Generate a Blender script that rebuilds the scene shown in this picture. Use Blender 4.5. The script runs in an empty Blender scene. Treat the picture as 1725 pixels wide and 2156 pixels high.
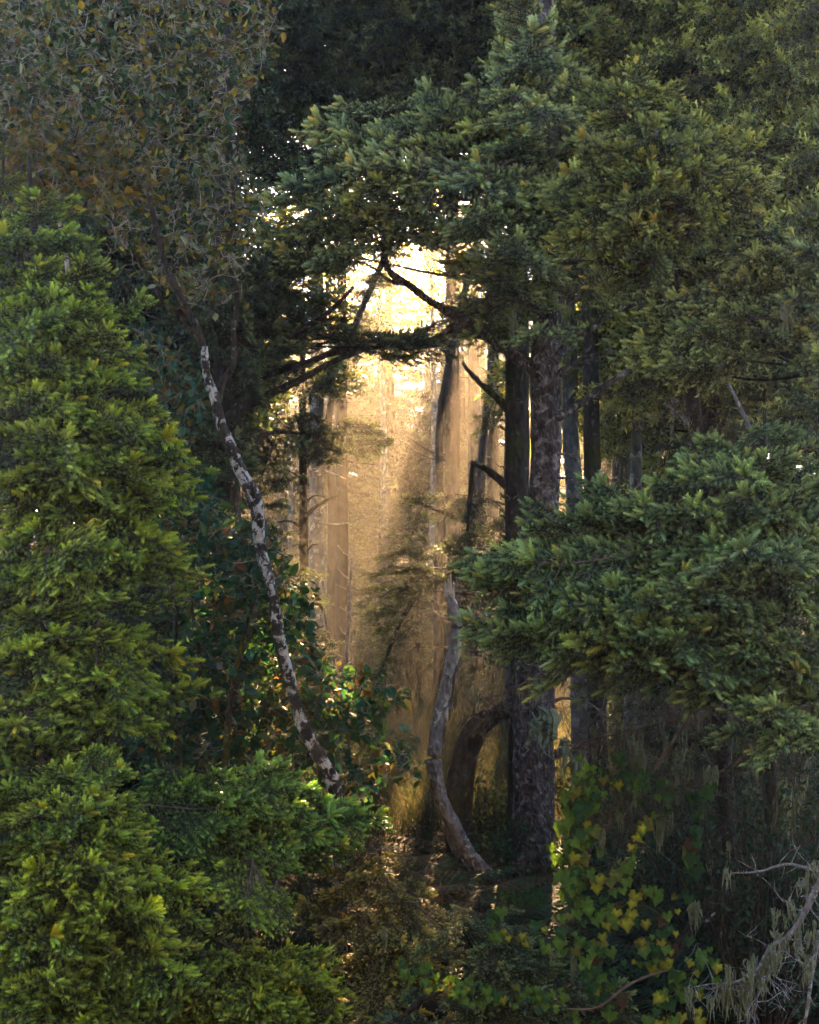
import bpy, math, random
import numpy as np
from mathutils import Vector, Matrix

# ------------------------------------------------------------------ camera, world, sun, exposure
SC = bpy.context.scene
COL = SC.collection
FPX = 3993.0            # focal length in pixels of a 1725 x 2156 picture
ZC = 3.6                # camera height above the ground under the big spruce
cam_d = bpy.data.cameras.new("camera")
cam = bpy.data.objects.new("camera", cam_d); COL.objects.link(cam)
cam.location = (0, 0, ZC); cam.rotation_euler = (math.radians(90), 0, 0)
cam_d.sensor_fit = 'VERTICAL'; cam_d.sensor_height = 24; cam_d.lens = 12 / (1078 / FPX)
cam_d.clip_start = 0.1; cam_d.clip_end = 1000
SC.camera = cam
SUN_EL, SUN_AZ = math.radians(19.9), math.radians(5.0)
w = bpy.data.worlds.new("World"); SC.world = w; w.use_nodes = True
nt = w.node_tree; nt.nodes.clear()
sky = nt.nodes.new('ShaderNodeTexSky'); sky.sky_type = 'NISHITA'; sky.sun_disc = False
sky.sun_elevation = SUN_EL; sky.sun_rotation = SUN_AZ
sky.air_density = 0.42; sky.dust_density = 0.2; sky.ozone_density = 1.0
bg = nt.nodes.new('ShaderNodeBackground'); bg.inputs['Strength'].default_value = 0.05
wo = nt.nodes.new('ShaderNodeOutputWorld')
nt.links.new(sky.outputs[0], bg.inputs[0]); nt.links.new(bg.outputs[0], wo.inputs[0])
sd = bpy.data.lights.new("sun", 'SUN'); sun = bpy.data.objects.new("sun", sd); COL.objects.link(sun)
sd.energy = 5.0; sd.angle = math.radians(0.5); sd.color = (1.0, 0.63, 0.30)
sdir = Vector((math.sin(SUN_AZ) * math.cos(SUN_EL), math.cos(SUN_AZ) * math.cos(SUN_EL), math.sin(SUN_EL)))
sun.rotation_euler = sdir.to_track_quat('Z', 'Y').to_euler(); sun.location = sdir * 90
SC.view_settings.view_transform = 'Standard'; SC.view_settings.look = 'None'
SC.view_settings.exposure = 4.72; SC.view_settings.gamma = 1.0
SC.render.engine = 'CYCLES'
cy = SC.cycles
cy.max_bounces = 4; cy.diffuse_bounces = 2; cy.glossy_bounces = 1; cy.transmission_bounces = 3
cy.volume_bounces = 0; cy.transparent_max_bounces = 6
cy.use_adaptive_sampling = True; cy.adaptive_threshold = 0.02; cy.use_denoising = True
cy.caustics_reflective = False; cy.caustics_refractive = False

rng = np.random.default_rng(7)
R = random.Random(11)
U = rng.uniform

def P(px, py, Y):
    return np.array([(px - 862.5) * Y / FPX, Y, ZC - (py - 1078.0) * Y / FPX])

# ------------------------------------------------------------------ materials
def newmat(name):
    m = bpy.data.materials.new(name); m.use_nodes = True; n = m.node_tree; n.nodes.clear()
    return m, n, n.nodes.new('ShaderNodeOutputMaterial')
def N(n, t, **kw):
    x = n.nodes.new(t)
    for k, v in kw.items():
        if k.startswith('i_'): x.inputs[k[2:].replace('_', ' ')].default_value = v
        else: setattr(x, k, v)
    return x
def ramp(n, stops, fac=None):
    r = n.nodes.new('ShaderNodeValToRGB'); e = r.color_ramp.elements
    while len(e) < len(stops): e.new(0.5)
    for k, (p, c) in enumerate(stops):
        e[k].position = p; e[k].color = (c[0], c[1], c[2], 1) if not isinstance(c, (int, float)) else (c, c, c, 1)
    if fac is not None: n.links.new(fac, r.inputs[0])
    return r
def mixc(n, a, b, f, mode='MIX'):
    x = n.nodes.new('ShaderNodeMix'); x.data_type = 'RGBA'; x.blend_type = mode
    for s, v in ((0, f), (6, a), (7, b)):
        if hasattr(v, 'is_linked'): n.links.new(v, x.inputs[s])
        elif s == 0: x.inputs[0].default_value = v
        else: x.inputs[s].default_value = (v[0], v[1], v[2], 1)
    return x.outputs[2]

def leafy_surface(n, out, color, transl=0.35, rough=0.5, spec=0.25, trans_tint=(1.0, 1.0, 0.45)):
    b = N(n, 'ShaderNodeBsdfPrincipled'); b.inputs['Roughness'].default_value = rough
    b.inputs['Specular IOR Level'].default_value = spec
    n.links.new(color, b.inputs['Base Color'])
    t = N(n, 'ShaderNodeBsdfTranslucent')
    n.links.new(mixc(n, color, trans_tint, 1.0, 'MULTIPLY'), t.inputs['Color'])
    m = N(n, 'ShaderNodeMixShader'); m.inputs[0].default_value = transl
    n.links.new(b.outputs[0], m.inputs[1]); n.links.new(t.outputs[0], m.inputs[2])
    n.links.new(m.outputs[0], out.inputs[0])

def needle_material():
    m, n, out = newmat("spruce_needles")
    a = N(n, 'ShaderNodeAttribute', attribute_name='col')
    s = N(n, 'ShaderNodeSeparateColor'); n.links.new(a.outputs['Color'], s.inputs[0])
    oi = N(n, 'ShaderNodeObjectInfo')
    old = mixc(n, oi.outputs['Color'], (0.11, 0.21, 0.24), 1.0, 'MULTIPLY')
    new = mixc(n, oi.outputs['Color'], (6.8, 5.7, 4.6), 1.0, 'MULTIPLY')  # young tips are paler; contrast pushed further to mimic lit tips and dark gaps
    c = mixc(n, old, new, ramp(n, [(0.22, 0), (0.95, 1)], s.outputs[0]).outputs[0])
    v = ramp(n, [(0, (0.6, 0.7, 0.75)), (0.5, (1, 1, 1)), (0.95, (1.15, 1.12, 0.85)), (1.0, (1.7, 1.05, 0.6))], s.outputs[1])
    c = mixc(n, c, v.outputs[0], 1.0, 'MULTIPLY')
    r2 = ramp(n, [(0, (0.8, 0.9, 0.95)), (1, (1.2, 1.1, 0.9))], oi.outputs['Random'])
    c = mixc(n, c, r2.outputs[0], 1.0, 'MULTIPLY')
    leafy_surface(n, out, c, 0.15, 0.45, 0.3, (1.5, 1.35, 0.5))
    return m

def attr_leaf_material(name, transl=0.4, vein=0.0, tint=(1.3, 1.25, 0.5), rough=0.45):
    m, n, out = newmat(name)
    a = N(n, 'ShaderNodeAttribute', attribute_name='col')
    tc = N(n, 'ShaderNodeNewGeometry')
    no = N(n, 'ShaderNodeTexNoise'); no.inputs['Scale'].default_value = 22; n.links.new(tc.outputs['Position'], no.inputs['Vector'])
    v = ramp(n, [(0.3, 0.72), (0.7, 1.25)], no.outputs[0])
    leafy_surface(n, out, mixc(n, a.outputs['Color'], v.outputs[0], 1.0, 'MULTIPLY'), transl, 0.7, 0.10, tint)
    return m

def bark_material(name, base, dark, lichen, amount, moss=0.0, mosscol=(0.05, 0.055, 0.015), scale=9.0, bump=0.6, sharp=0.03):
    m, n, out = newmat(name)
    g = N(n, 'ShaderNodeNewGeometry')
    mp = N(n, 'ShaderNodeMapping'); mp.inputs['Scale'].default_value = (1, 1, 0.55); n.links.new(g.outputs['Position'], mp.inputs[0])
    vo = N(n, 'ShaderNodeTexVoronoi'); vo.inputs['Scale'].default_value = scale * 2.2; n.links.new(mp.outputs[0], vo.inputs['Vector'])
    n1 = N(n, 'ShaderNodeTexNoise'); n1.inputs['Scale'].default_value = scale; n1.inputs['Detail'].default_value = 8; n1.inputs['Roughness'].default_value = 0.65
    n.links.new(mp.outputs[0], n1.inputs['Vector'])
    n2 = N(n, 'ShaderNodeTexNoise'); n2.inputs['Scale'].default_value = scale * 0.75; n2.inputs['Detail'].default_value = 7; n2.inputs['Roughness'].default_value = 0.7
    n2.inputs['Distortion'].default_value = 0.6
    n.links.new(g.outputs['Position'], n2.inputs['Vector'])
    n3 = N(n, 'ShaderNodeTexNoise'); n3.inputs['Scale'].default_value = 1.7; n3.inputs['Detail'].default_value = 6
    n.links.new(g.outputs['Position'], n3.inputs['Vector'])
    c1 = mixc(n, dark, base, ramp(n, [(0.35, 0), (0.62, 1)], n1.outputs[0]).outputs[0])
    th = 0.66 - 0.32 * amount
    lf = ramp(n, [(th, 0), (th + sharp, 1)], n2.outputs[0])
    c2 = mixc(n, c1, lichen, lf.outputs[0])
    tm = 0.72 - 0.45 * moss
    c3 = mixc(n, c2, mosscol, ramp(n, [(tm, 0), (tm + 0.08, 1)], n3.outputs[0]).outputs[0])
    b = N(n, 'ShaderNodeBsdfPrincipled'); b.inputs['Roughness'].default_value = 0.9
    b.inputs['Specular IOR Level'].default_value = 0.15
    n.links.new(c3, b.inputs['Base Color'])
    ad = N(n, 'ShaderNodeMath', operation='ADD'); n.links.new(n1.outputs[0], ad.inputs[0]); n.links.new(vo.outputs['Distance'], ad.inputs[1])
    bu = N(n, 'ShaderNodeBump'); bu.inputs['Strength'].default_value = bump; bu.inputs['Distance'].default_value = 0.05
    n.links.new(ad.outputs[0], bu.inputs['Height']); n.links.new(bu.outputs[0], b.inputs['Normal'])
    n.links.new(b.outputs[0], out.inputs[0])
    return m

def plain_noise(name, a, b, scale=6.0, rough=0.9, transl=0.0):
    m, n, out = newmat(name)
    g = N(n, 'ShaderNodeNewGeometry')
    n1 = N(n, 'ShaderNodeTexNoise'); n1.inputs['Scale'].default_value = scale; n1.inputs['Detail'].default_value = 6
    n.links.new(g.outputs['Position'], n1.inputs['Vector'])
    c = mixc(n, a, b, ramp(n, [(0.35, 0), (0.65, 1)], n1.outputs[0]).outputs[0])
    if transl:
        leafy_surface(n, out, c, transl, rough, 0.2, (1.2, 1.1, 0.7))
    else:
        p = N(n, 'ShaderNodeBsdfPrincipled'); p.inputs['Roughness'].default_value = rough; p.inputs['Specular IOR Level'].default_value = 0.0
        n.links.new(c, p.inputs['Base Color']); n.links.new(p.outputs[0], out.inputs[0])
    return m

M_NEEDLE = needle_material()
M_LEAF = attr_leaf_material("broad_leaves", 0.25)
M_VINE = attr_leaf_material("vine_leaves", 0.40, rough=0.5)
M_TWIG = plain_noise("twig_bark", (0.085, 0.06, 0.042), (0.16, 0.12, 0.085), 14)
M_DEADTWIG = plain_noise("dead_twig", (0.07, 0.05, 0.038), (0.17, 0.135, 0.10), 14)
M_PALETWIG = plain_noise("alder_twig", (0.17, 0.14, 0.11), (0.42, 0.37, 0.30), 9)
M_LICHEN = plain_noise("beard_lichen", (0.17, 0.20, 0.11), (0.27, 0.30, 0.18), 20, 0.9, 0.35)
M_BARK_MAIN = bark_material("lichened_spruce_bark", (0.10, 0.078, 0.066), (0.018, 0.014, 0.012), (0.32, 0.27, 0.245), 0.47, 0.12, (0.03, 0.035, 0.012), 15.0, 1.0, 0.14)
M_BARK_DARK = bark_material("mossy_dark_bark", (0.05, 0.04, 0.03), (0.012, 0.011, 0.010), (0.14, 0.13, 0.10), 0.12, 0.35, (0.035, 0.04, 0.010), 8.0, 1.0)
M_BARK_GREY = bark_material("grey_flaky_bark", (0.16, 0.17, 0.17), (0.05, 0.055, 0.06), (0.32, 0.34, 0.33), 0.30, 0.0, scale=10.0)
M_BARK_HAZY = bark_material("shaded_trunk_bark", (0.06, 0.05, 0.042), (0.02, 0.018, 0.016), (0.10, 0.09, 0.08), 0.12, 0.1, scale=7.0)
M_BARK_ALDER = bark_material("white_patched_alder_bark", (0.06, 0.048, 0.036), (0.018, 0.014, 0.012), (0.44, 0.41, 0.35), 0.48, 0.22, (0.07, 0.065, 0.015), 15.0, 0.6, 0.04)
M_BARK_SNAG = bark_material("weathered_snag_bark", (0.30, 0.24, 0.19), (0.09, 0.065, 0.05), (0.55, 0.48, 0.38), 0.25, 0.0, scale=13.0, bump=0.9)
M_BARK_LIMB = bark_material("mossy_limb_bark", (0.07, 0.05, 0.035), (0.02, 0.015, 0.012), (0.22, 0.19, 0.13), 0.15, 0.4, (0.10, 0.085, 0.02), 14.0, 0.9)
M_WOOD = plain_noise("bare_broken_wood", (0.30, 0.22, 0.14), (0.46, 0.37, 0.25), 25)
M_WHITEBRANCH = bark_material("bleached_branch_bark", (0.24, 0.225, 0.20), (0.09, 0.08, 0.075), (0.40, 0.40, 0.36), 0.35, 0.0, scale=22.0, bump=0.5)
M_GROUND = plain_noise("forest_floor", (0.030, 0.024, 0.014), (0.055, 0.050, 0.020), 1.2)
M_GRASS = attr_leaf_material("meadow_grass", 0.35, tint=(1.2, 1.1, 0.7))
M_FERN = attr_leaf_material("fern_fronds", 0.22, tint=(1.4, 1.2, 0.5))

# ------------------------------------------------------------------ mesh building
class MB:
    def __init__(s):
        s.v = []; s.f = []; s.m = []; s.c = []; s.sm = []; s.n = 0
    def add(s, v, f, mat=0, col=None, smooth=False):
        v = np.asarray(v, dtype=np.float32); f = np.asarray(f, dtype=np.int32)
        if len(v) == 0 or len(f) == 0: return
        s.v.append(v); s.f.append(f + s.n); s.n += len(v)
        s.m.append(np.full(len(f), mat, np.int32)); s.sm.append(np.full(len(f), smooth, bool))
        if col is None: col = (0.3, 0.5, 0.5)
        col = np.asarray(col, dtype=np.float32)
        if col.ndim == 1: col = np.tile(col, (len(v), 1))
        s.c.append(np.concatenate([col, np.ones((len(v), 1), np.float32)], 1))
    def mesh(s, name, mats, origin=(0, 0, 0)):
        v = np.concatenate(s.v) - np.asarray(origin, np.float32); f = np.concatenate(s.f)
        me = bpy.data.meshes.new(name)
        me.vertices.add(len(v)); me.vertices.foreach_set('co', v.ravel())
        me.loops.add(f.size); me.loops.foreach_set('vertex_index', f.ravel())
        me.polygons.add(len(f)); me.polygons.foreach_set('loop_start', np.arange(0, f.size, 3, dtype=np.int32))
        me.polygons.foreach_set('material_index', np.concatenate(s.m))
        me.polygons.foreach_set('use_smooth', np.concatenate(s.sm))
        at = me.attributes.new('col', 'FLOAT_COLOR', 'POINT')
        at.data.foreach_set('color', np.concatenate(s.c).ravel())
        for m in mats: me.materials.append(m)
        me.update(calc_edges=True)
        return me
    def build(s, name, mats, parent=None):
        org = parent_loc(parent)
        me = s.mesh(name, mats, org)
        o = bpy.data.objects.new(name, me); COL.objects.link(o)
        if parent is not None: o.parent = parent
        return o

def parent_loc(p):
    loc = np.zeros(3)
    while p is not None:
        loc += np.array(p.location); p = p.parent
    return loc
def thing(name, label, cat, loc, group=None):
    o = bpy.data.objects.new(name, None); COL.objects.link(o); o.location = tuple(float(a) for a in loc)
    o.empty_display_size = 0.2
    o['label'] = label; o['category'] = cat
    if group: o['group'] = group
    return o
def tag(o, label, cat, group=None):
    o['label'] = label; o['category'] = cat
    if group: o['group'] = group
    return o
def settle(o, loc):
    """put a single-mesh thing's origin at its base"""
    loc = Vector([float(a) for a in loc]); d = loc - o.location
    o.data.transform(Matrix.Translation(-d)); o.location = loc
    return o
def subempty(name, parent):
    o = bpy.data.objects.new(name, None); COL.objects.link(o); o.parent = parent; o.empty_display_size = 0.1
    return o

def smooth_path(pts, k=6):
    """Catmull-Rom through rows of any width"""
    p = np.asarray(pts, float)
    if len(p) < 3: 
        t = np.linspace(0, 1, k + 1)[:, None]; return p[0] * (1 - t) + p[-1] * t
    q = np.vstack([2 * p[0] - p[1], p, 2 * p[-1] - p[-2]]); out = []
    for i in range(1, len(q) - 2):
        a, b, c, d = q[i - 1], q[i], q[i + 1], q[i + 2]
        for t in np.linspace(0, 1, k, endpoint=False):
            out.append(0.5 * ((2 * b) + (-a + c) * t + (2 * a - 5 * b + 4 * c - d) * t * t + (-a + 3 * b - 3 * c + d) * t ** 3))
    out.append(q[-2]); return np.array(out)

def tube(path, rad, sides=6, bump=0.0, jag=0.0):
    """tapered tube through path (n,3), returns verts, tris"""
    p = np.asarray(path, float); n = len(p); rad = np.asarray(rad, float) if np.ndim(rad) else np.full(n, rad)
    t = np.gradient(p, axis=0); t /= np.linalg.norm(t, axis=1)[:, None] + 1e-9
    up = np.array([0, 0, 1.0]) if abs(t[0, 2]) < 0.8 else np.array([0, 1.0, 0])
    u = np.cross(t, up); u /= np.linalg.norm(u, axis=1)[:, None] + 1e-9
    v = np.cross(t, u)
    a = np.linspace(0, 2 * np.pi, sides, endpoint=False)
    r = rad[:, None] * np.ones((n, sides))
    if bump:
        z = rng.normal(size=(n, sides))
        z = (z + np.roll(z, 1, 1) + np.roll(z, -1, 1)) / 1.7
        z[1:-1] = (z[:-2] + z[1:-1] * 1.5 + z[2:]) / 2.6
        r = r * (1 + bump * z)
    ring = p[:, None, :] + r[:, :, None] * (np.cos(a)[None, :, None] * u[:, None, :] + np.sin(a)[None, :, None] * v[:, None, :])
    if jag: ring[-1] += t[-1] * (rng.uniform(0, 1, (sides, 1)) ** 2) * jag
    vs = ring.reshape(-1, 3)
    i = np.arange(n - 1)[:, None] * sides; j = np.arange(sides)[None, :]; j2 = (j + 1) % sides
    A = (i + j).ravel(); B = (i + j2).ravel(); C = (i + sides + j2).ravel(); D = (i + sides + j).ravel()
    f = np.concatenate([np.stack([A, B, C], 1), np.stack([A, C, D], 1)])
    cap = len(vs); vs = np.vstack([vs, p[-1] + (t[-1] * rad[-1] * 0.3 if not jag else 0), p[0]])
    j = np.arange(sides); j2 = (j + 1) % sides; L = (n - 1) * sides
    f = np.concatenate([f, np.stack([L + j, L + j2, np.full(sides, cap)], 1), np.stack([j2, j, np.full(sides, cap + 1)], 1)])
    return vs, f

def ptube(mb, pts, Y, rpx, sides=8, bump=0.06, mat=0, k=5, jag=0.0, col=None):
    """tube given in picture coordinates [(px, py)...] or [(px,py,Y)...]; rpx a number or list, in picture pixels"""
    pts = [(p[0], p[1], p[2] if len(p) > 2 else Y) for p in pts]
    r = np.interp(np.linspace(0, 1, len(pts)), np.linspace(0, 1, np.size(rpx)), np.atleast_1d(rpx))
    W = np.array([list(P(*q)) + [rr * q[2] / FPX] for q, rr in zip(pts, r)])
    S = smooth_path(W, k)
    v, f = tube(S[:, :3], np.maximum(S[:, 3], 0.0015), sides, bump, jag)
    mb.add(v, f, mat, col, True)
    return S

def frame(d, roll=0.0):
    """rotation matrix whose x column is d and z column is near up"""
    d = np.asarray(d, float); d = d / (np.linalg.norm(d) + 1e-9)
    up = np.array([0, 0, 1.0]) if abs(d[2]) < 0.95 else np.array([1.0, 0, 0])
    y = np.cross(up, d); y /= np.linalg.norm(y); z = np.cross(d, y)
    if roll:
        c, s = math.cos(roll), math.sin(roll); y, z = c * y + s * z, -s * y + c * z
    return np.stack([d, y, z], 1)

# ------------------------------------------------------------------ spruce shoots and boughs
def shoot_template(nn, seed, rad=0.20, wid=0.05, core=0.0):
    """one needle shoot along +x, 1 long: a dense spindle of needles with free needle points standing off it"""
    r = np.random.default_rng(seed); V = []; F = []; C = []
    if core:
        prof = ((0.0, 0.35), (0.25, 0.9), (0.65, 1.0), (0.93, 0.62)); s = 6
        for t, w_ in prof:
            for k in range(s):
                a = k * 6.283 / s + t * 2; rr = core * w_ * r.uniform(0.82, 1.18)
                V.append(np.array([t + r.uniform(-.02, .02), math.cos(a) * rr, math.sin(a) * rr])); C.append(t * 0.6)
        V.append(np.array([1.03, 0, 0])); C.append(0.8)
        for i in range(3):
            for k in range(s):
                a, b_, c_, d_ = i * s + k, i * s + (k + 1) % s, (i + 1) * s + (k + 1) % s, (i + 1) * s + k
                F += [(a, b_, c_), (a, c_, d_)]
        for k in range(s): F.append((3 * s + k, 3 * s + (k + 1) % s, 4 * s))
    for i in range(nn):
        t = 0.02 + 0.93 * (i + 0.5) / nn
        a = i * 2.4 + r.uniform(-0.3, 0.3)
        rr = rad * (0.75 + 0.5 * r.random()) * (1 - 0.45 * t ** 4)
        dirv = np.array([0.0, math.cos(a), math.sin(a)])
        tip = np.array([t + 0.15, 0, 0]) + dirv * rr
        side = np.array([0.0, -math.sin(a), math.cos(a)]) * 0.35 + np.array([0.9, 0, 0])
        side = side / np.linalg.norm(side) * wid
        b = np.array([t, 0, 0]) + dirv * (core * 0.8 + 0.01)
        k = len(V); V += [b - side, b + side, tip]; F.append((k, k + 1, k + 2))
        C += [t * 0.6, t * 0.6, t * 0.6 + 0.35]
    return np.array(V), np.array(F), np.array(C)

SHOOTS = [shoot_template(30, s, 0.20, 0.036, 0.085) for s in range(4)]
SHOOTS_LO = [shoot_template(9, 20 + s, 0.24, 0.10) for s in range(3)]

def make_bough(seed, hi=True, flat=0.5, dead=0.25):
    """one bough, 1 m long along +x with +z up: wooden axis, side branchlets and needle shoots"""
    r = np.random.default_rng(seed); mb = MB(); T = SHOOTS if hi else SHOOTS_LO
    side_bend = r.uniform(-0.12, 0.12)
    def ax(t): return np.array([t, side_bend * t * t, 0.10 * t - 0.34 * t ** 2 + 0.20 * t ** 4])
    ts = np.linspace(0, 1, 9)
    v, f = tube(np.array([ax(t) for t in ts]), np.interp(ts, [0, 1], [0.011, 0.003]), 4 if hi else 3); mb.add(v, f, 1, smooth=True)
    def shoot(pos, d, s, age):
        V, F, C = T[r.integers(len(T))]
        fr = frame(d, r.uniform(0, 6.28)); g = r.random()
        col = np.stack([np.clip(C * 0.8 + age, 0, 1), np.full(len(C), g), np.full(len(C), 0.5)], 1)
        mb.add(pos + (V * s) @ fr.T, F, 0, col)
    sp = 0.064 if hi else 0.085
    step = 0.038 if hi else 0.075
    t = 0.10
    sgn = 1
    while t < 0.99:
        base = ax(t)
        prof = (0.14 + 0.36 * math.sin(min(1, t * 1.35 + 0.05) * math.pi * 0.5) * (1 - t) ** 0.55 * 1.5)
        L = prof * r.uniform(0.45, 1.2)
        ang = math.radians(r.uniform(48, 66) - 18 * t) * sgn
        d0 = np.array([math.cos(ang), math.sin(ang), r.uniform(-0.30, 0.12) * (1 - flat * 0.4)])
        d0 /= np.linalg.norm(d0)
        nseg = max(2, int(L / step)); pts = [base]; d = d0.copy()
        for k in range(nseg):
            d = d + np.array([0.015, 0, -0.055 if k < nseg * 0.6 else 0.05]) + r.normal(0, 0.02, 3); d /= np.linalg.norm(d)
            pts.append(pts[-1] + d * step)
        pts = np.array(pts)
        v, f = tube(pts, np.linspace(0.0045, 0.002, len(pts)), 3); mb.add(v, f, 1)
        bald = 0.0 if t > 0.35 else 0.45
        for k in range(1, len(pts)):
            q = k / (len(pts) - 1)
            if q < bald * r.random() * 1.5: continue
            loc_d = pts[k] - pts[k - 1]; loc_d /= np.linalg.norm(loc_d)
            sidev = np.cross(loc_d, [0, 0, 1.0]); sidev /= np.linalg.norm(sidev) + 1e-9
            for sg in ((1, -1) if (r.random() < 0.55 or not hi) else (r.choice([1, -1]),)):
                dd = loc_d * 0.75 + sidev * sg * r.uniform(0.45, 0.9) + np.array([0, 0, r.uniform(-0.55, 0.25)])
                shoot(pts[k], dd, (0.076 if hi else 0.13) * r.uniform(0.7, 1.15), 0.10 * q)
            if r.random() < 0.35:
                shoot(pts[k], loc_d * 0.5 + np.array([0, 0, r.uniform(0.3, 0.8)]) + r.normal(0, .2, 3), (0.08 if hi else 0.11), 0.2)
        shoot(pts[-1], pts[-1] - pts[-2] + np.array([0, 0, 0.01]), (0.12 if hi else 0.16) * r.uniform(0.8, 1.1), 0.4)
        t += sp * 0.5 * r.uniform(0.8, 1.25); sgn = -sgn
    e = ax(1.0); ed = ax(1.0) - ax(0.95); ed /= np.linalg.norm(ed)
    for k in range(6):
        shoot(e, ed + r.normal(0, 0.45, 3) + np.array([0, 0, 0.35]), (0.13 if hi else 0.15) * r.uniform(0.8, 1.2), 0.45)
    shoot(e, ed + np.array([0, 0, 0.5]), 0.14, 0.45)
    if hi:
        for k in range(int(26 * dead)):
            p0 = ax(r.uniform(0.05, 0.6)) + r.normal(0, 0.04, 3); d = np.array([r.uniform(-0.2, 0.6), r.normal(0, 0.6), -0.7]); q = [p0]
            for j in range(5):
                d = d / np.linalg.norm(d) + r.normal(0, 0.22, 3); q.append(q[-1] + d / np.linalg.norm(d) * 0.06)
            v, f = tube(np.array(q), np.linspace(0.003, 0.0012, 6), 3); mb.add(v, f, 2)
    return mb

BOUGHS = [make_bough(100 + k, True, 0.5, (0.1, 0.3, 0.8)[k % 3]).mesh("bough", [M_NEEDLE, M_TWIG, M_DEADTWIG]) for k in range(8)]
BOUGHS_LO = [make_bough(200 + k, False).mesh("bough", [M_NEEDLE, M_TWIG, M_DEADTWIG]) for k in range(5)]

def in_poly(px, py, poly):
    c = False; j = len(poly) - 1
    for i in range(len(poly)):
        xi, yi = poly[i]; xj, yj = poly[j]
        if (yi > py) != (yj > py) and px < (xj - xi) * (py - yi) / (yj - yi) + xi: c = not c
        j = i
    return c
def xspan(py, poly):
    xs = []; j = len(poly) - 1
    for i in range(len(poly)):
        xi, yi = poly[i]; xj, yj = poly[j]
        if (yi > py) != (yj > py): xs.append((xj - xi) * (py - yi) / (yj - yi) + xi)
        j = i
    return (min(xs), max(xs)) if xs else (0, 1)
def scatter(poly, n, tries=14, ysq=1.6):
    """best-candidate points in a polygon (vertical distances count more, so that tiers keep apart)"""
    xs = [p[0] for p in poly]; ys = [p[1] for p in poly]; out = []
    while len(out) < n:
        best = None; bd = -1
        for _ in range(tries):
            for _ in range(60):
                q = (R.uniform(min(xs), max(xs)), R.uniform(min(ys), max(ys)))
                if in_poly(q[0], q[1], poly): break
            d = min(((q[0] - o[0]) ** 2 + ysq * (q[1] - o[1]) ** 2 for o in out), default=1e9)
            if d > bd: bd = d; best = q
        out.append(best)
    return out

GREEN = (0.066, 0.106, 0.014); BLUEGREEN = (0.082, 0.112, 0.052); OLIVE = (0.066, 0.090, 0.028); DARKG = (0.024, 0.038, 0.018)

def add_bough(crown, root_loc, tip, out_dir, L, color, lo=False, pitch=0.0, width=1.0, yaw=0.25, roll=0.35):
    """a bough whose tip is at 'tip', growing along out_dir"""
    d = np.array(out_dir, float); d[2] = 0; nrm = np.linalg.norm(d)
    d = d / nrm if nrm > 1e-3 else np.array([0, -1.0, 0])
    a = R.gauss(0, yaw); d = np.array([d[0] * math.cos(a) - d[1] * math.sin(a), d[0] * math.sin(a) + d[1] * math.cos(a), 0])
    p = pitch + R.gauss(0, 0.16); d = d * math.cos(p) + np.array([0, 0, math.sin(p)])
    fr = frame(d, R.gauss(0, roll)); mesh = R.choice(BOUGHS_LO if lo else BOUGHS)
    o = bpy.data.objects.new("bough", mesh); COL.objects.link(o); o.parent = crown
    L2 = L; org = np.asarray(tip) - fr @ (np.array([1.0, 0.0, -0.04]) * L2)
    wv = width * R.uniform(0.85, 1.15) * R.choice([1, -1])
    m = np.eye(4); m[:3, 0] = fr[:, 0] * L; m[:3, 1] = fr[:, 1] * L * wv; m[:3, 2] = fr[:, 2] * L * R.uniform(0.9, 1.25)
    m[:3, 3] = org - root_loc
    o.matrix_local = Matrix(m.tolist())
    k = R.uniform(0.8, 1.2); o.color = (color[0] * k, color[1] * k, color[2] * k * R.uniform(0.85, 1.15), 1)
    return org

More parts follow.
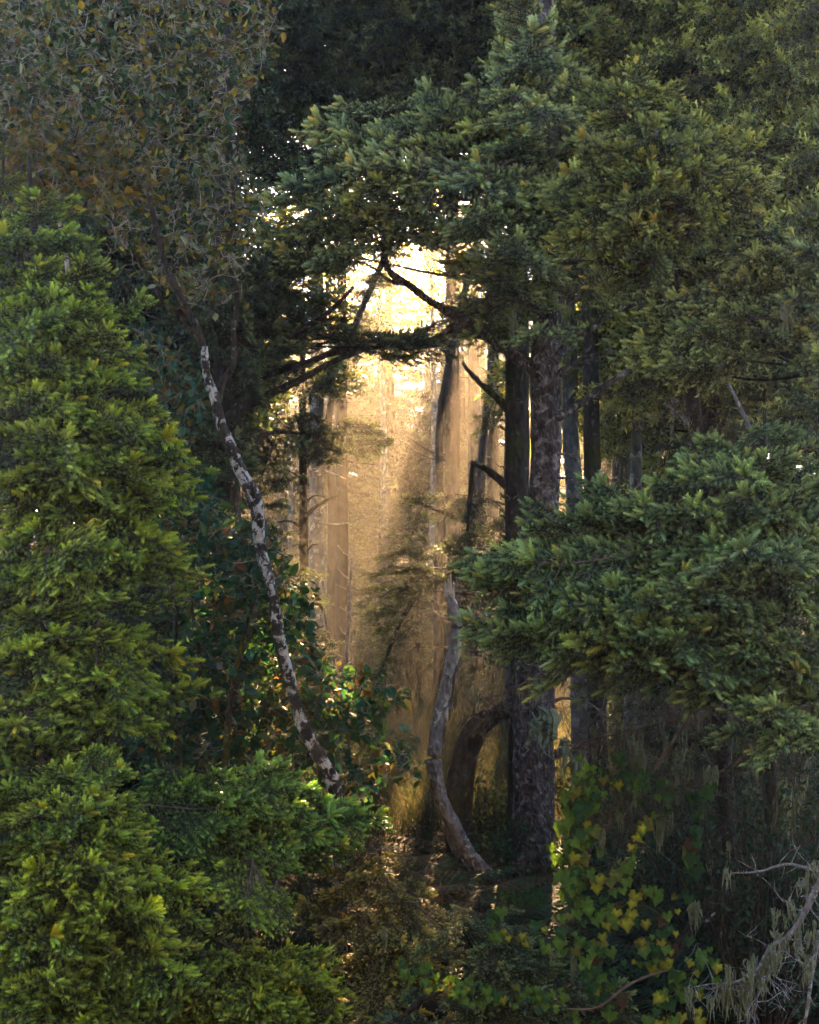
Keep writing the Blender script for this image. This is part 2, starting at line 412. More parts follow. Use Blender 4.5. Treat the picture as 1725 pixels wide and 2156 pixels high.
def spruce(name, label, trunk, rpx, poly, n, Rd, size, color=GREEN, bark=None, cat='tree', group=None, lo=False, pitch=-0.05, width=1.0,
           back=0.15, limbs=True, extra=None, Yt=None, leaders=0, ysq=2.6, down=None, outer=0.55, candidates=10):
    """spruce: trunk polyline [(px,py,Y)...] top to bottom or any order; crown boughs with tips inside the picture polygon(s)"""
    tr = sorted(trunk, key=lambda q: q[1])
    base = P(*tr[-1]); root = thing(name, label, cat, base, group)
    tb = MB(); ptube(tb, tr, None, rpx, 14, 0.07, 0, 6)
    crown = subempty("crown", root)
    ty = [q[1] for q in tr]
    polys = poly if isinstance(poly[0][0], (list, tuple)) else [poly]
    areas = [abs(sum(p[i][0] * p[(i + 1) % len(p)][1] - p[(i + 1) % len(p)][0] * p[i][1] for i in range(len(p)))) for p in polys]
    for pl, ar in zip(polys, areas):
        nn = max(1, int(round(n * ar / sum(areas))))
        ymin = min(p[1] for p in pl); ymax = max(p[1] for p in pl)
        for (px, py) in scatter(pl, nn, candidates, ysq):
            tx = np.interp(py, ty, [q[0] for q in tr]); tY = np.interp(py, ty, [q[2] for q in tr])
            x0, x1 = xspan(py, pl)
            half = (x1 - tx) if px > tx else (tx - x0)
            u = min(1.0, abs(px - tx) / max(half, 30))
            dep = math.sqrt(max(0.0, 1 - u * u)) * Rd * R.uniform(outer, 1.0)
            top = (py - ymin) / (ymax - ymin + 1)
            dep *= min(1.0, 0.35 + 1.6 * top)
            if R.random() < back: dep = -dep * 0.7
            tip = P(px, py, tY - dep)
            axis_pt = P(tx, py, tY)
            v = tip - axis_pt; dist = np.linalg.norm(v)
            if dist < 0.15: v = np.array([R.uniform(-1, 1), -1, 0.0])
            L = size * R.uniform(0.7, 1.2)
            if dist < L * 1.1: L = max(size * 0.5, min(L, dist * 1.05))
            pt = pitch + (0.35 * (1 - top) if top < 0.25 else 0)
            org = add_bough(crown, base, tip, v, L, color, lo, pt, width)
            if limbs:
                at = P(np.interp(py + 25, ty, [q[0] for q in tr]), py + 25, tY)
                if np.linalg.norm(org - at) > 0.12:
                    mid = (at + org) / 2 + np.array([0, 0, R.uniform(-0.06, 0.08) * dist])
                    r0 = 0.006 + 0.007 * dist
                    vv, ff = tube(smooth_path([at, mid, org], 4), np.linspace(r0, 0.009 * L, 9), 5, 0.08)
                    tb.add(vv, ff, 0, None, True)
    if extra: extra(tb)
    tb.build("trunk", [bark or M_BARK_DARK, M_DEADTWIG, M_WOOD], root)
    return root, crown

# ================================================================== SETTING: ground
def ground_h(x, y):
    """height of the ground; 0 under the big spruce, sinking towards the camera, a dune ridge closing the far end"""
    x = np.asarray(x, float); y = np.asarray(y, float)
    h = 0.18 * np.sin(x * 0.7 + 1.0) * np.sin(y * 0.45) + 0.08 * np.sin(x * 2.1 + y * 1.3)
    h = h - 1.6 * np.clip((13 - y) / 8, 0, 1) ** 1.5
    h = h + 1.15 * np.clip(-3 - y, 0, 30)  # unseen bank added behind the camera to block low sky light
    h = h + 0.9 * np.clip((y - 20) / 30, 0, 1) + 1.6 * np.clip((y - 58) / 30, 0, 1)
    return h
def G(px, Y):
    """picture column and distance -> point on the ground"""
    x = (px - 862.5) * Y / FPX
    return np.array([x, Y, float(ground_h(x, Y))])
def gpy(px, Y):
    """picture row of the ground there"""
    return 1078 + (ZC - G(px, Y)[2]) * FPX / Y

xs = np.linspace(-45, 45, 181); ys = np.linspace(-22, 92, 229)
gx, gy = np.meshgrid(xs, ys); gz = ground_h(gx, gy) + rng.normal(0, 0.015, gx.shape)
gv = np.stack([gx, gy, gz], -1).reshape(-1, 3)
ii = (np.arange(len(ys) - 1)[:, None] * len(xs) + np.arange(len(xs) - 1)[None, :]).ravel()
gf = np.concatenate([np.stack([ii, ii + 1, ii + len(xs) + 1], 1), np.stack([ii, ii + len(xs) + 1, ii + len(xs)], 1)])
mb = MB(); mb.add(gv, gf, 0, smooth=True); ground = mb.build("ground", [M_GROUND]); ground['kind'] = 'structure'

# ================================================================== broad-leaved plants
def leaf_template(lobed=False, seed=0):
    """a leaf lying in xy, stalk at origin, tip along +x, 1 long"""
    r = np.random.default_rng(seed)
    if lobed:
        ang = np.radians([-150, -118, -95, -72, -48, -28, 0, 28, 48, 72, 95, 118, 150])
        rad = np.array([0.42, 0.62, 0.46, 0.68, 0.50, 0.78, 0.54, 0.78, 0.50, 0.68, 0.46, 0.62, 0.42])
        rad = np.array([0.40, 0.58, 0.45, 0.66, 0.52, 0.58, 0.88, 0.58, 0.52, 0.66, 0.45, 0.58, 0.40]) * r.uniform(0.93, 1.07, 13)
        c = np.array([0.0, 0, 0])
        pts = np.stack([np.cos(ang) * rad, np.sin(ang) * rad, -0.16 * rad ** 2 + 0.03 * np.cos(ang * 9)], 1)
        V = np.vstack([c, pts, pts * 0.55 + [0, 0, 0.06]]); F = []
        n = len(pts)
        for i in range(n - 1):
            F += [(0, 1 + n + i, 2 + n + i), (1 + n + i, 1 + i, 2 + i), (1 + n + i, 2 + i, 2 + n + i)]
        edge = np.concatenate([[0], np.ones(n), np.full(n, 0.4)])
        return V, np.array(F), edge
    xs_ = np.array([0, 0.2, 0.45, 0.72, 1.0]); hw = np.array([0.03, 0.24, 0.31, 0.22, 0.0]) * r.uniform(0.85, 1.15)
    fold = r.uniform(0.15, 0.5); curl = r.uniform(-0.25, 0.1)
    V = []; E = []
    for x, h_ in zip(xs_, hw):
        z = curl * x * x
        V += [(x, -h_, z + fold * h_), (x, 0, z), (x, h_, z + fold * h_)]; E += [1, 0, 1]
    F = []
    for i in range(4):
        a = i * 3
        F += [(a, a + 3, a + 4), (a, a + 4, a + 1), (a + 1, a + 4, a + 5), (a + 1, a + 5, a + 2)]
    return np.array(V), np.array(F), np.array(E)
LEAVES = [leaf_template(False, s) for s in range(5)]
LOBED = [leaf_template(True, s) for s in range(5)]

def put_leaf(mb, pos, d, size, col, edgecol=None, mat=0, lobed=False, roll=None, up=None):
    V, F, E = (LOBED if lobed else LEAVES)[R.randrange(5)]
    if up is None: fr = frame(d, R.gauss(0, 0.7) if roll is None else roll)
    else:
        z = np.asarray(up, float); z /= np.linalg.norm(z); d = np.asarray(d, float); d = d - z * d.dot(z); d /= np.linalg.norm(d) + 1e-9
        fr = np.stack([d, np.cross(z, d), z], 1)
    c = np.asarray(col)[None, :] * np.ones((len(V), 1))
    if edgecol is not None: c = c * (1 - E[:, None]) + np.asarray(edgecol)[None, :] * E[:, None]
    mb.add(pos + (V * size) @ fr.T, F, mat, c)

def leafy(name, label, cat, stems, rpx, poly, Y, depth, ntwigs, per, leaf, colors, barkmat, twigmat=None, group=None, twiglen=0.35,
          up_bias=0.2, bare=0.0, sidebias=None):
    """broad-leaved tree or shrub: stems = list of picture polylines; twigs with leaves end inside the polygon"""
    b0 = stems[0][0]; Yb = b0[2] if len(b0) > 2 else Y
    base = P(b0[0], b0[1], Yb); root = thing(name, label, cat, base, group)
    tb = MB(); nodes = []
    for si, (s, rp) in enumerate(zip(stems, rpx)):
        S = ptube(tb, s, Y, rp, 12 if np.max(rp) > 8 else 6, 0.07, 0 if si == 0 else 1, 6); nodes += [q[:3] for q in S[1:]]
    nodes = np.array(nodes)
    lb = MB(); names = list(colors)
    pts = scatter(poly, ntwigs, 4, 1.0)
    fine = MB()
    order = []
    for (px, py) in pts:
        e = P(px, py, Y + R.uniform(-depth, depth))
        order.append((np.min(np.linalg.norm(nodes - e, axis=1)), e))
    order.sort(key=lambda q: q[0])
    for _, e in order:
        dd = np.linalg.norm((nodes - e) * [1, 0.8, 1.15], axis=1); s0 = nodes[np.argmin(dd)]; D = np.linalg.norm(e - s0)
        k = 3 + int(D / 0.12); t = np.linspace(0, 1, k)[:, None]
        line = s0 * (1 - t) + e * t
        wob = np.cumsum(rng.normal(0, 0.028, (k, 3)), axis=0); wob -= wob[-1] * t; wob -= wob[0] * (1 - t)
        line = line + wob * 1.2 + np.array([0, 0, -0.10 * D]) * (4 * t * (1 - t))
        r0 = 0.0028 + 0.0035 * D
        v, f = tube(line, np.linspace(r0, 0.0017, k), 4); fine.add(v, f, 1, None, True)
        nodes = np.vstack([nodes, line[2:]])
        # side twigs with leaves
        dirn = (line[-1] - line[max(0, k - 3)]); dirn /= np.linalg.norm(dirn) + 1e-9
        for j in range(per):
            if R.random() < bare: continue
            q = R.uniform(max(0.0, 1 - twiglen / max(D, 0.01)), 1) * (k - 1); i0 = min(int(q), k - 2); p0 = line[i0] + (line[i0 + 1] - line[i0]) * (q - i0)
            d = dirn * 0.6 + rng.normal(0, 0.6, 3) + np.array([0, -0.15, up_bias]); d /= np.linalg.norm(d)
            ln = R.uniform(0.02, 0.13)
            p1 = p0 + d * ln
            v, f = tube(np.array([p0, (p0 + p1) / 2 + rng.normal(0, 0.006, 3), p1]), [0.0018, 0.0014, 0.001], 3); fine.add(v, f, 1)
            wts = [colors[c_][1] for c_ in names]; cc = R.choices(names, wts)[0]; col = np.array(colors[cc][0]) * R.uniform(0.7, 1.35)
            ec = col if R.random() < 0.82 else np.array((0.20, 0.10, 0.03)) * R.uniform(0.6, 1.1)
            put_leaf(lb, p1, d * 0.5 + rng.normal(0, 0.5, 3) + [0, -0.2, -0.15], leaf * R.uniform(0.55, 1.25), col, ec)
    tb2 = tb.build("trunk", [barkmat, M_BARK_LIMB], root)
    tw = fine.build("twigs", [barkmat, twigmat or M_PALETWIG], root)
    cr = lb.build("crown", [M_LEAF], root)
    return root

AUTUMN = {'olive': ((0.095, 0.105, 0.022), 3.6), 'dark': ((0.026, 0.060, 0.022), 4.4), 'pale': ((0.19, 0.21, 0.12), 2.2), 'gold': ((0.26, 0.20, 0.022), 1.4), 'rust': ((0.12, 0.065, 0.022), 0.5)}
TEAL = {'teal': ((0.020, 0.070, 0.042), 5), 'green': ((0.040, 0.090, 0.025), 3), 'silver': ((0.06, 0.11, 0.075), 1.0), 'orange': ((0.14, 0.08, 0.03), 0.3)}

# the white-patched alder leaning through the left half; its crown fills the top left
alder_trunk = [(712, 2036, 14.1), (716, 1900, 14.1), (715, 1760, 14.1), (705, 1660, 14.1), (676, 1600, 14.1), (640, 1530, 14.1), (612, 1440, 14.1), (588, 1340, 14.1), (574, 1250, 14.1), (550, 1160, 14.1), (543, 1090, 14.1), (534, 1040, 14.1), (510, 1000, 14.1), (490, 950, 14.1), (468, 900, 14.1), (456, 850, 14.1), (436, 790, 14.1), (430, 730, 14.1)]
leafy("alder_tree", "leaning alder with a black and white patched curved trunk and sparse yellow-brown leaves", 'tree',
      [alder_trunk, [(430, 735, 14.1), (405, 670, 14.1), (350, 560, 14.1), (318, 430, 14.1), (312, 360, 14.1)],
       [(456, 850), (470, 800), (492, 765), (492, 700), (500, 620), (480, 520), (520, 400), (500, 300), (530, 160)],
       [(405, 672), (372, 652), (335, 641), (300, 638), (268, 610), (220, 560)],
       [(430, 720), (395, 690), (350, 645), (305, 648)],
       [(312, 360), (300, 300), (275, 240), (240, 190), (200, 120), (150, 40), (120, -50)],
       [(300, 300), (330, 262), (350, 210), (380, 150), (450, 105), (540, 102)],
       [(314, 380), (350, 372), (385, 388), (430, 360)],
       [(330, 262), (350, 200), (345, 120), (360, 30), (350, -50)],
       [(275, 240), (240, 235), (180, 200), (110, 180), (40, 100), (-40, 40)],
       [(240, 190), (235, 130), (205, 60), (210, -40)],
       [(345, 640), (300, 560), (240, 470), (190, 420), (120, 400), (40, 380)]],
      [[20, 17, 15, 16, 15, 14, 13, 13, 12, 12, 14, 16, 13, 12, 11, 11, 9, 8], [8, 7.5, 6.5, 5.5, 5], [10, 7, 6, 5, 4, 3, 2], [6, 5, 4, 3], [6, 5, 3.5], [5.5, 5, 4, 3, 2, 1.5], [4, 3.5, 3, 2.2, 1.6], [3, 2, 1.5], [3, 2, 1.2], [3, 2.4, 1.8, 1], [2.5, 1.5], [4, 3, 2, 1.2]],
      [(-50, -40), (560, -40), (600, 60), (560, 150), (520, 200), (500, 300), (560, 420), (570, 470), (520, 560), (500, 640), (420, 640), (340, 600), (290, 560), (240, 520), (200, 440), (120, 390), (-50, 300)], 15, 0.9, 820, 12, 0.070, AUTUMN, M_BARK_ALDER, twiglen=0.5, up_bias=0.1, bare=0.52)
leafy("alder_sapling", "slender alder sapling with bare pale stems and golden leaves above the left spruce's tip", 'tree',
      [[(150, 1000, 14.6), (145, 600, 14.6), (120, 440, 14.6), (122, 380, 14.6), (100, 300, 14.6), (60, 240, 14.6)], [(122, 390), (150, 340), (160, 290), (170, 250)], [(120, 430), (90, 380), (70, 330), (90, 270), (78, 200)], [(145, 480), (190, 420), (230, 390), (290, 370)]],
      [[6, 5, 4, 3.5, 3, 1.5], [3, 2, 1], [3, 2, 1], [3, 2, 1]], [(-20, 250), (100, 240), (300, 340), (320, 400), (240, 440), (100, 440), (-20, 400)], 14.6, 0.4, 90, 12, 0.085,
      {'gold': ((0.26, 0.18, 0.025), 3), 'pale': ((0.15, 0.17, 0.09), 2), 'rust': ((0.14, 0.085, 0.03), 0.4), 'olive': ((0.09, 0.10, 0.025), 3)}, M_PALETWIG, twiglen=0.4)
leafy("broadleaf_shrub", "large dark teal-leaved shrub around the foot of the white-patched alder", 'shrub',
      [[(470, 2060, 14.2), (465, 1800, 14.2), (475, 1600, 14.2), (490, 1450, 14.2), (515, 1330, 14.2), (545, 1240, 14.2)], [(475, 1600), (430, 1500), (420, 1380), (400, 1250), (395, 1120), (420, 1040)],
       [(465, 1720), (560, 1660), (640, 1600), (720, 1530), (800, 1490), (850, 1455)], [(490, 1450), (560, 1380), (620, 1310), (660, 1270)], [(470, 1660), (400, 1620), (330, 1560)], [(490, 1450), (430, 1440), (380, 1490), (340, 1560)]],
      [[10, 9, 7, 6, 4, 2], [6, 5, 4, 3, 2], [6, 5, 4, 3, 2, 1.2], [4, 3, 1.5], [4, 3, 2], [4, 3, 2]],
      [(350, 1060), (420, 1020), (470, 1060), (560, 1130), (610, 1220), (660, 1250), (640, 1330), (700, 1400), (850, 1450), (840, 1490), (730, 1560), (610, 1620), (560, 1660), (300, 1650), (300, 1500), (380, 1400), (370, 1200)], 14.7, 0.5, 330, 12, 0.105, TEAL, M_BARK_LIMB, twiglen=0.45)
leafy("willow_shrub", "small grey-green leafy sprig between the left spruce and the dark mossy trunk", 'shrub',
      [[(372, 2040, 14.8), (370, 1500, 14.8), (372, 1100, 14.8), (366, 930, 14.8), (372, 860, 14.8), (400, 810, 14.8)], [(366, 930), (340, 860), (310, 780), (300, 700)]], [[5, 4, 3, 2, 1.2], [2.5, 1.5, 1]],
      [(290, 690), (380, 760), (430, 830), (430, 870), (400, 930), (350, 960), (330, 850)], 14.8, 0.3, 42, 10, 0.085,
      {'silver': ((0.08, 0.13, 0.075), 3), 'teal': ((0.025, 0.07, 0.045), 3), 'gold': ((0.2, 0.15, 0.03), 0.6)}, M_BARK_LIMB)

# small plants lit at the back of the shrub
leafy("salmonberry_bush", "low bush with glinting leaves between the alder foot and the meadow", 'shrub',
      [[(640, 1900, 16), (630, 1780, 16), (600, 1660, 16), (560, 1560, 16)], [(630, 1780), (700, 1700), (790, 1620), (850, 1600)]], [[4, 3, 2, 1], [3, 2, 1]],
      [(520, 1520), (640, 1510), (860, 1560), (880, 1640), (760, 1680), (600, 1700), (520, 1620)], 16, 0.5, 70, 9, 0.10, TEAL, M_BARK_LIMB)

# ================================================================== the big trunks
def add_stub(mb, pts, Y, r, mat=0, spikes=2):
    S = ptube(mb, pts, Y, r, 8, 0.14, mat, 4)
    for k in range(spikes):
        q = S[R.randrange(len(S) // 3, len(S))][:3]; d = rng.normal(0, 1, 3); d[1] *= 0.4; d /= np.linalg.norm(d)
        v, f = tube(np.array([q, q + d * 0.04, q + d * R.uniform(0.06, 0.12) + [0, 0, 0.01]]), [0.006, 0.004, 0.001], 4); mb.add(v, f, mat)
    return S
def twiggy(mb, S, n, L, mat, up=0.0, spread=0.7, r=0.003, gen=2, out=None):
    """fine branching twigs along a path"""
    for _ in range(n):
        i = R.randrange(2, len(S)); p0 = np.array(S[i][:3]); d = rng.normal(0, spread, 3) + np.array([0, -0.1, up]) + (np.array(out) if out is not None else 0)
        d /= np.linalg.norm(d); q = [p0]; l = L * R.uniform(0.5, 1.2); k = 6
        for j in range(k):
            d = d + rng.normal(0, 0.2, 3); d /= np.linalg.norm(d); q.append(q[-1] + d * l / k)
        v, f = tube(np.array(q), np.linspace(r, r * 0.35, k + 1), 3); mb.add(v, f, mat)
        if gen > 1: twiggy(mb, [tuple(a) for a in q], 3, l * 0.5, mat, up, spread, r * 0.6, gen - 1, out)
def main_extra(tb):
    Y = 17.5
    # long limbs leaving the lichened trunk
    add_stub(tb, [(1140, 790), (1112, 768), (1060, 730), (1010, 692), (960, 665), (905, 632), (860, 600), (826, 578), (808, 545), (812, 500), (835, 440)], Y, [15, 13, 11, 9, 8, 7, 5], 0)
    add_stub(tb, [(860, 600), (820, 590), (780, 560), (740, 548)], Y, [5, 3, 1.5])
    add_stub(tb, [(1040, 712), (1000, 700), (960, 688), (925, 712), (880, 727), (800, 727), (720, 735), (650, 765), (600, 790)], Y, [9, 10, 11, 10, 9, 8, 6, 5], 0)
    add_stub(tb, [(1170, 880), (1205, 862), (1250, 830), (1300, 795), (1340, 770), (1380, 740)], Y - .4, [11, 9, 7, 6, 4, 3])
    add_stub(tb, [(1165, 760), (1195, 725), (1235, 700), (1290, 660), (1340, 640)], Y - .4, [11, 8, 6, 4, 3])
    add_stub(tb, [(1160, 830), (1175, 790), (1200, 770), (1240, 750), (1290, 740)], Y - .3, [10, 7, 5, 3])
    add_stub(tb, [(1135, 620), (1100, 590), (1060, 560), (1040, 500)], Y, [9, 7, 5, 3])
    add_stub(tb, [(1205, 560), (1180, 560), (1220, 552), (1300, 552), (1380, 560)], Y - .5, [5, 6, 6, 7, 8])
    S = add_stub(tb, [(1145, 545), (1200, 548), (1230, 552)], Y - .9, [4, 3, 2], 1); twiggy(tb, S, 16, 0.38, 1, -0.5, 0.6, 0.005, 3)
    S = add_stub(tb, [(1060, 590), (1030, 600), (1000, 610)], Y - .9, [4, 3, 2], 1); twiggy(tb, S, 16, 0.30, 1, -0.9, 0.4, 0.004, 2)
    for (y0, x0) in ((958, 1182), (1005, 1180), (1062, 1178), (1128, 1176), (1178, 1177)):
        add_stub(tb, [(x0 - 8, y0), (x0 + 14, y0 + R.uniform(-6, 6)), (x0 + 34, y0 + R.uniform(-8, 14))], Y - 0.2, [3, 2, 1], 0, 1)
    add_stub(tb, [(1168, 1588), (1190, 1588), (1205, 1582), (1215, 1578)], Y - .3, [11, 9, 6, 4])
    add_stub(tb, [(1172, 1586), (1196, 1570), (1216, 1572)], Y - .3, [6, 4, 2])
    S = add_stub(tb, [(1160, 1480), (1190, 1470), (1240, 1480), (1290, 1520)], Y - .5, [4, 3, 2, 1], 1); twiggy(tb, S, 26, 0.4, 1, -0.2, 0.7, 0.0035, 3)
    S = add_stub(tb, [(1165, 1440), (1200, 1420), (1220, 1400)], Y - .5, [4, 3, 2], 1); twiggy(tb, S, 14, 0.35, 1, -0.2, 0.7, 0.0035, 2)
    # root flare and a hollow stump at the foot
    for dx, y1, r0 in ((-60, 1925, 16), (50, 1930, 18), (-25, 1935, 18), (22, 1940, 20)):
        ptube(tb, [(1130, 1760), (1132 + dx * 0.35, 1840), (1135 + dx, y1)], Y - 0.15, [30, 24, r0], 12, 0.12)
    ptube(tb, [(1092, 1900), (1094, 1830), (1098, 1800)], Y - .6, [13, 11, 9], 12, 0.15, 0, jag=0.03)
MAIN = [(1150, -250, 17.5), (1150, 200, 17.5), (1152, 560, 17.5), (1150, 760, 17.5), (1149, 900, 17.5), (1148, 1000, 17.5), (1139, 1150, 17.5), (1130, 1350, 17.5), (1122, 1500, 17.5), (1125, 1650, 17.5), (1128, 1800, 17.5), (1135, 1905, 17.5)]
# its light blue-green boughs spread over the middle of the picture
spruce("big_spruce", "old spruce with a thick pinkish lichened trunk and wide pale blue-green boughs over the glade", MAIN, [10, 20, 30, 33, 33, 34, 37, 41, 43, 44, 46, 56],
       [[(570, 370), (600, 330), (680, 290), (700, 220), (780, 205), (850, 235), (900, 170), (1000, 150), (1050, 200), (1090, 300), (1100, 420), (1080, 590), (960, 560), (930, 480), (860, 480), (800, 510), (700, 540), (600, 545), (560, 500)],
        [(1040, 110), (1060, 40), (1110, -40), (1150, 50), (1180, 150), (1250, 200), (1300, 230), (1330, 330), (1310, 560), (1180, 600), (1090, 560), (1080, 300), (1060, 210)],
        [(1000, 600), (1040, 560), (1200, 560), (1160, 700), (1070, 700), (1030, 650)]],
       88, 2.6, 0.92, BLUEGREEN, M_BARK_MAIN, extra=main_extra, pitch=0.02, back=0.12, width=1.1, outer=0.3)
def twin_extra(tb):
    Y = 18.2
    add_stub(tb, [(1075, 865), (1050, 842), (1025, 818), (1005, 802), (988, 782), (975, 762)], Y, [10, 9, 7, 6, 5, 3.5])
    add_stub(tb, [(1072, 1028), (1050, 1008), (1025, 988), (1005, 978), (990, 973)], Y, [10, 9, 7, 6, 6])
    add_stub(tb, [(996, 980), (993, 1020), (989, 1070), (984, 1118)], Y, [6, 6, 5, 3], 0, 4)
    add_stub(tb, [(991, 1058), (1002, 1068), (1010, 1080)], Y, [2.5, 1])
    for y0 in (905, 940, 990, 1050, 1095, 1135, 1185, 1205, 1275):
        add_stub(tb, [(1072, y0), (1060, y0 - R.uniform(2, 9)), (1053, y0 - R.uniform(6, 14))], Y, [5, 3, 1.2], 0, 1)
spruce("mossy_spruce", "dark moss-covered twin trunk standing just left of the pinkish lichened trunk", [(1085, -200, 18.2), (1088, 600, 18.2), (1089, 900, 18.2), (1091, 1150, 18.2), (1097, 1400, 18.2), (1105, 1900, 18.2)], [8, 22, 25, 26, 27, 36],
       [(980, 620), (1050, 600), (1100, 640), (1110, 740), (1060, 720), (1000, 700)], 10, 1.2, 0.7, OLIVE, M_BARK_DARK, extra=twin_extra, Yt=18)
spruce("grey_spruce", "slim blue-grey flaky trunk standing close behind the lichened trunk on the right", [(1192, -100, 21), (1198, 560, 21), (1202, 900, 21), (1212, 1100, 21), (1222, 1400, 21), (1232, 1765, 21)], [8, 14, 17, 19, 21, 25],
       [(1100, -60), (1250, -60), (1300, 120), (1280, 300), (1150, 330), (1080, 200)], 26, 1.8, 1.2, OLIVE, M_BARK_GREY)
def left_extra(tb):
    Y = 17.3
    add_stub(tb, [(480, 880), (520, 852), (570, 830), (640, 795), (700, 762), (750, 742), (800, 728)], Y - .3, [11, 9, 8, 7, 6, 5, 4])
    add_stub(tb, [(485, 790), (540, 755), (600, 715), (660, 680), (705, 645), (745, 604)], Y - .3, [9, 8, 7, 6, 5, 3])
    add_stub(tb, [(490, 830), (540, 800), (620, 770), (700, 742)], Y - .3, [10, 8, 6, 5])
    S = add_stub(tb, [(500, 985), (530, 975), (548, 962), (540, 940), (556, 916), (574, 938), (566, 965), (552, 1000)], Y - .2, [8, 7, 6, 5, 4, 3, 2, 1.2]); twiggy(tb, S, 10, 0.22, 0, -0.3, 0.7, 0.003, 2)
    add_stub(tb, [(512, 985), (536, 972), (552, 962)], Y - .2, [9, 7, 4], 0, 3)
    add_stub(tb, [(548, 918), (580, 910), (630, 912)], Y - .2, [5, 4, 3])
    S = add_stub(tb, [(470, 740), (500, 700), (560, 640), (640, 560), (700, 500), (790, 470)], Y, [9, 8, 7, 6, 5, 3]); twiggy(tb, S, 30, 0.35, 1, -0.2, 0.7, 0.003, 2)
spruce("dark_spruce", "old dark ivy-hung trunk behind the white-patched alder, throwing long limbs into the glade", [(470, -100, 17.5), (474, 600, 17.5), (478, 1000, 17.5), (480, 1300, 17.5), (484, 1860, 17.5)], [14, 24, 29, 31, 40],
       [[(690, 690), (720, 680), (780, 712), (830, 700), (940, 665), (950, 705), (870, 755), (820, 750), (760, 725)],
        [(500, 690), (560, 640), (640, 610), (700, 640), (660, 700), (610, 770), (600, 800), (540, 830), (510, 800)],
        [(360, 600), (520, 560), (640, 500), (700, 540), (560, 640), (420, 700), (370, 640)],
        [(380, 900), (450, 880), (540, 900), (520, 960), (400, 1040)]],
       60, 1.2, 0.65, DARKG, M_BARK_DARK, extra=left_extra, back=0.2)

# ------------------------------------------------------------------ snag and leaning stems
def single(name, label, cat, pts, Y, r, mats, sides=14, bump=0.08, jag=0.0, group=None, fn=None, k=6):
    mb = MB(); S = ptube(mb, pts, Y, r, sides, bump, 0, k, jag)
    if fn: fn(mb, S)
    o = mb.build(name, mats); tag(o, label, cat, group)
    return settle(o, S[0][:3])
root = thing("snag", "curved dead snag with pale flaking bark and a splintered top, left of the big spruce", 'dead tree', P(1066, 1895, 16.6))
mb = MB(); ptube(mb, [(1066, 1895), (1040, 1862), (1008, 1822), (985, 1795), (955, 1738), (932, 1690), (918, 1640), (914, 1590), (922, 1520), (936, 1460), (946, 1410), (955, 1370), (961, 1325), (957, 1285), (948, 1252), (943, 1232)], 16.6, [20, 17, 16, 16, 16, 15, 16, 16, 14, 13, 12, 12, 12, 11, 8, 6], 16, 0.09, 0, 6, jag=0.05)
add_stub(mb, [(938, 1500), (950, 1488), (953, 1478)], 16.5, [4, 3, 1])
mb.build("trunk", [M_BARK_SNAG], root)
mb = MB()
for (x, y, h, r_) in ((939, 1245, 26, 3.5), (949, 1242, 34, 3), (955, 1250, 20, 2.5), (944, 1240, 22, 3)):
    ptube(mb, [(x, y + 12), (x + R.uniform(-2, 2), y - h * .4), (x + R.uniform(-3, 3), y - h)], 16.58, [r_ + 2, r_, 0.6], 5, 0.15)
mb.build("splintered_top", [M_WOOD], root)
mb = MB(); ptube(mb, [(961, 1400), (966, 1370), (968, 1330)], 16.42, [1.5, 5, 2], 6, 0.1); ptube(mb, [(943, 1520), (940, 1505), (944, 1488)], 16.36, [1, 4, 1], 6, 0.1)
mb.build("bare_wood", [M_WOOD], root)
single("dead_leaning_tree", "smooth brown leaning stem lying just beneath the curved snag", 'dead tree', [(1052, 1912), (1020, 1875), (985, 1822), (955, 1770), (935, 1725)], 16.9, [18, 16, 15, 12, 7], [M_BARK_SNAG])
single("arching_trunk", "thick mossy trunk arching from behind the snag to the big spruce", 'tree', [(960, 1950), (966, 1800), (966, 1690), (978, 1600), (1004, 1535), (1050, 1500), (1100, 1478)], 17.9, [32, 30, 28, 27, 24, 20, 18], [M_BARK_DARK])
single("leaning_alder_stem", "thin white-flecked stem half hidden in the teal shrub", 'tree', [(545, 2000), (530, 1600), (512, 1520), (480, 1440), (440, 1330), (410, 1200), (372, 1060), (350, 980)], 15.2, [11, 10, 9, 9, 8, 7, 6, 4], [M_BARK_ALDER])

# ================================================================== foreground spruces
spruce("left_spruce", "tall bright green spruce filling the left edge of the picture", [(60, 330, 13.5), (110, 1000, 13.5), (120, 2090, 13.5)], [4, 14, 22],
       [(-60, 420), (60, 440), (110, 380), (150, 460), (215, 480), (240, 560), (300, 620), (300, 740), (340, 830), (345, 880), (385, 960), (375, 1040), (330, 1100), (370, 1180), (360, 1260), (400, 1390), (370, 1470), (290, 1500), (230, 1600), (200, 1700), (-60, 1750)], 84, 1.7, 0.84, GREEN, pitch=0.02, width=1.15)
spruce("edge_spruce", "spruce cut by the left edge, its bare leader standing above the tall left spruce", [(10, 262, 14.2), (-10, 900, 14.2), (-20, 2060, 14.2)], [2, 10, 16],
       [(-70, 330), (10, 262), (45, 330), (50, 420), (40, 700), (-90, 700)], 16, 0.7, 0.5, GREEN, pitch=0.15)
spruce("young_spruce", "young spruce in the lower left corner with upright pale leaders", [(225, 1575, 11.6), (120, 1700, 11.8), (110, 1900, 12), (110, 2260, 12)], [2, 7, 12, 14],
       [(-60, 1640), (60, 1650), (140, 1600), (225, 1575), (265, 1620), (270, 1720), (330, 1850), (400, 1800), (440, 1870), (410, 1960), (430, 2050), (380, 2100), (300, 2216), (-60, 2220)], 70, 1.3, 0.72, GREEN, pitch=0.03, width=1.1)
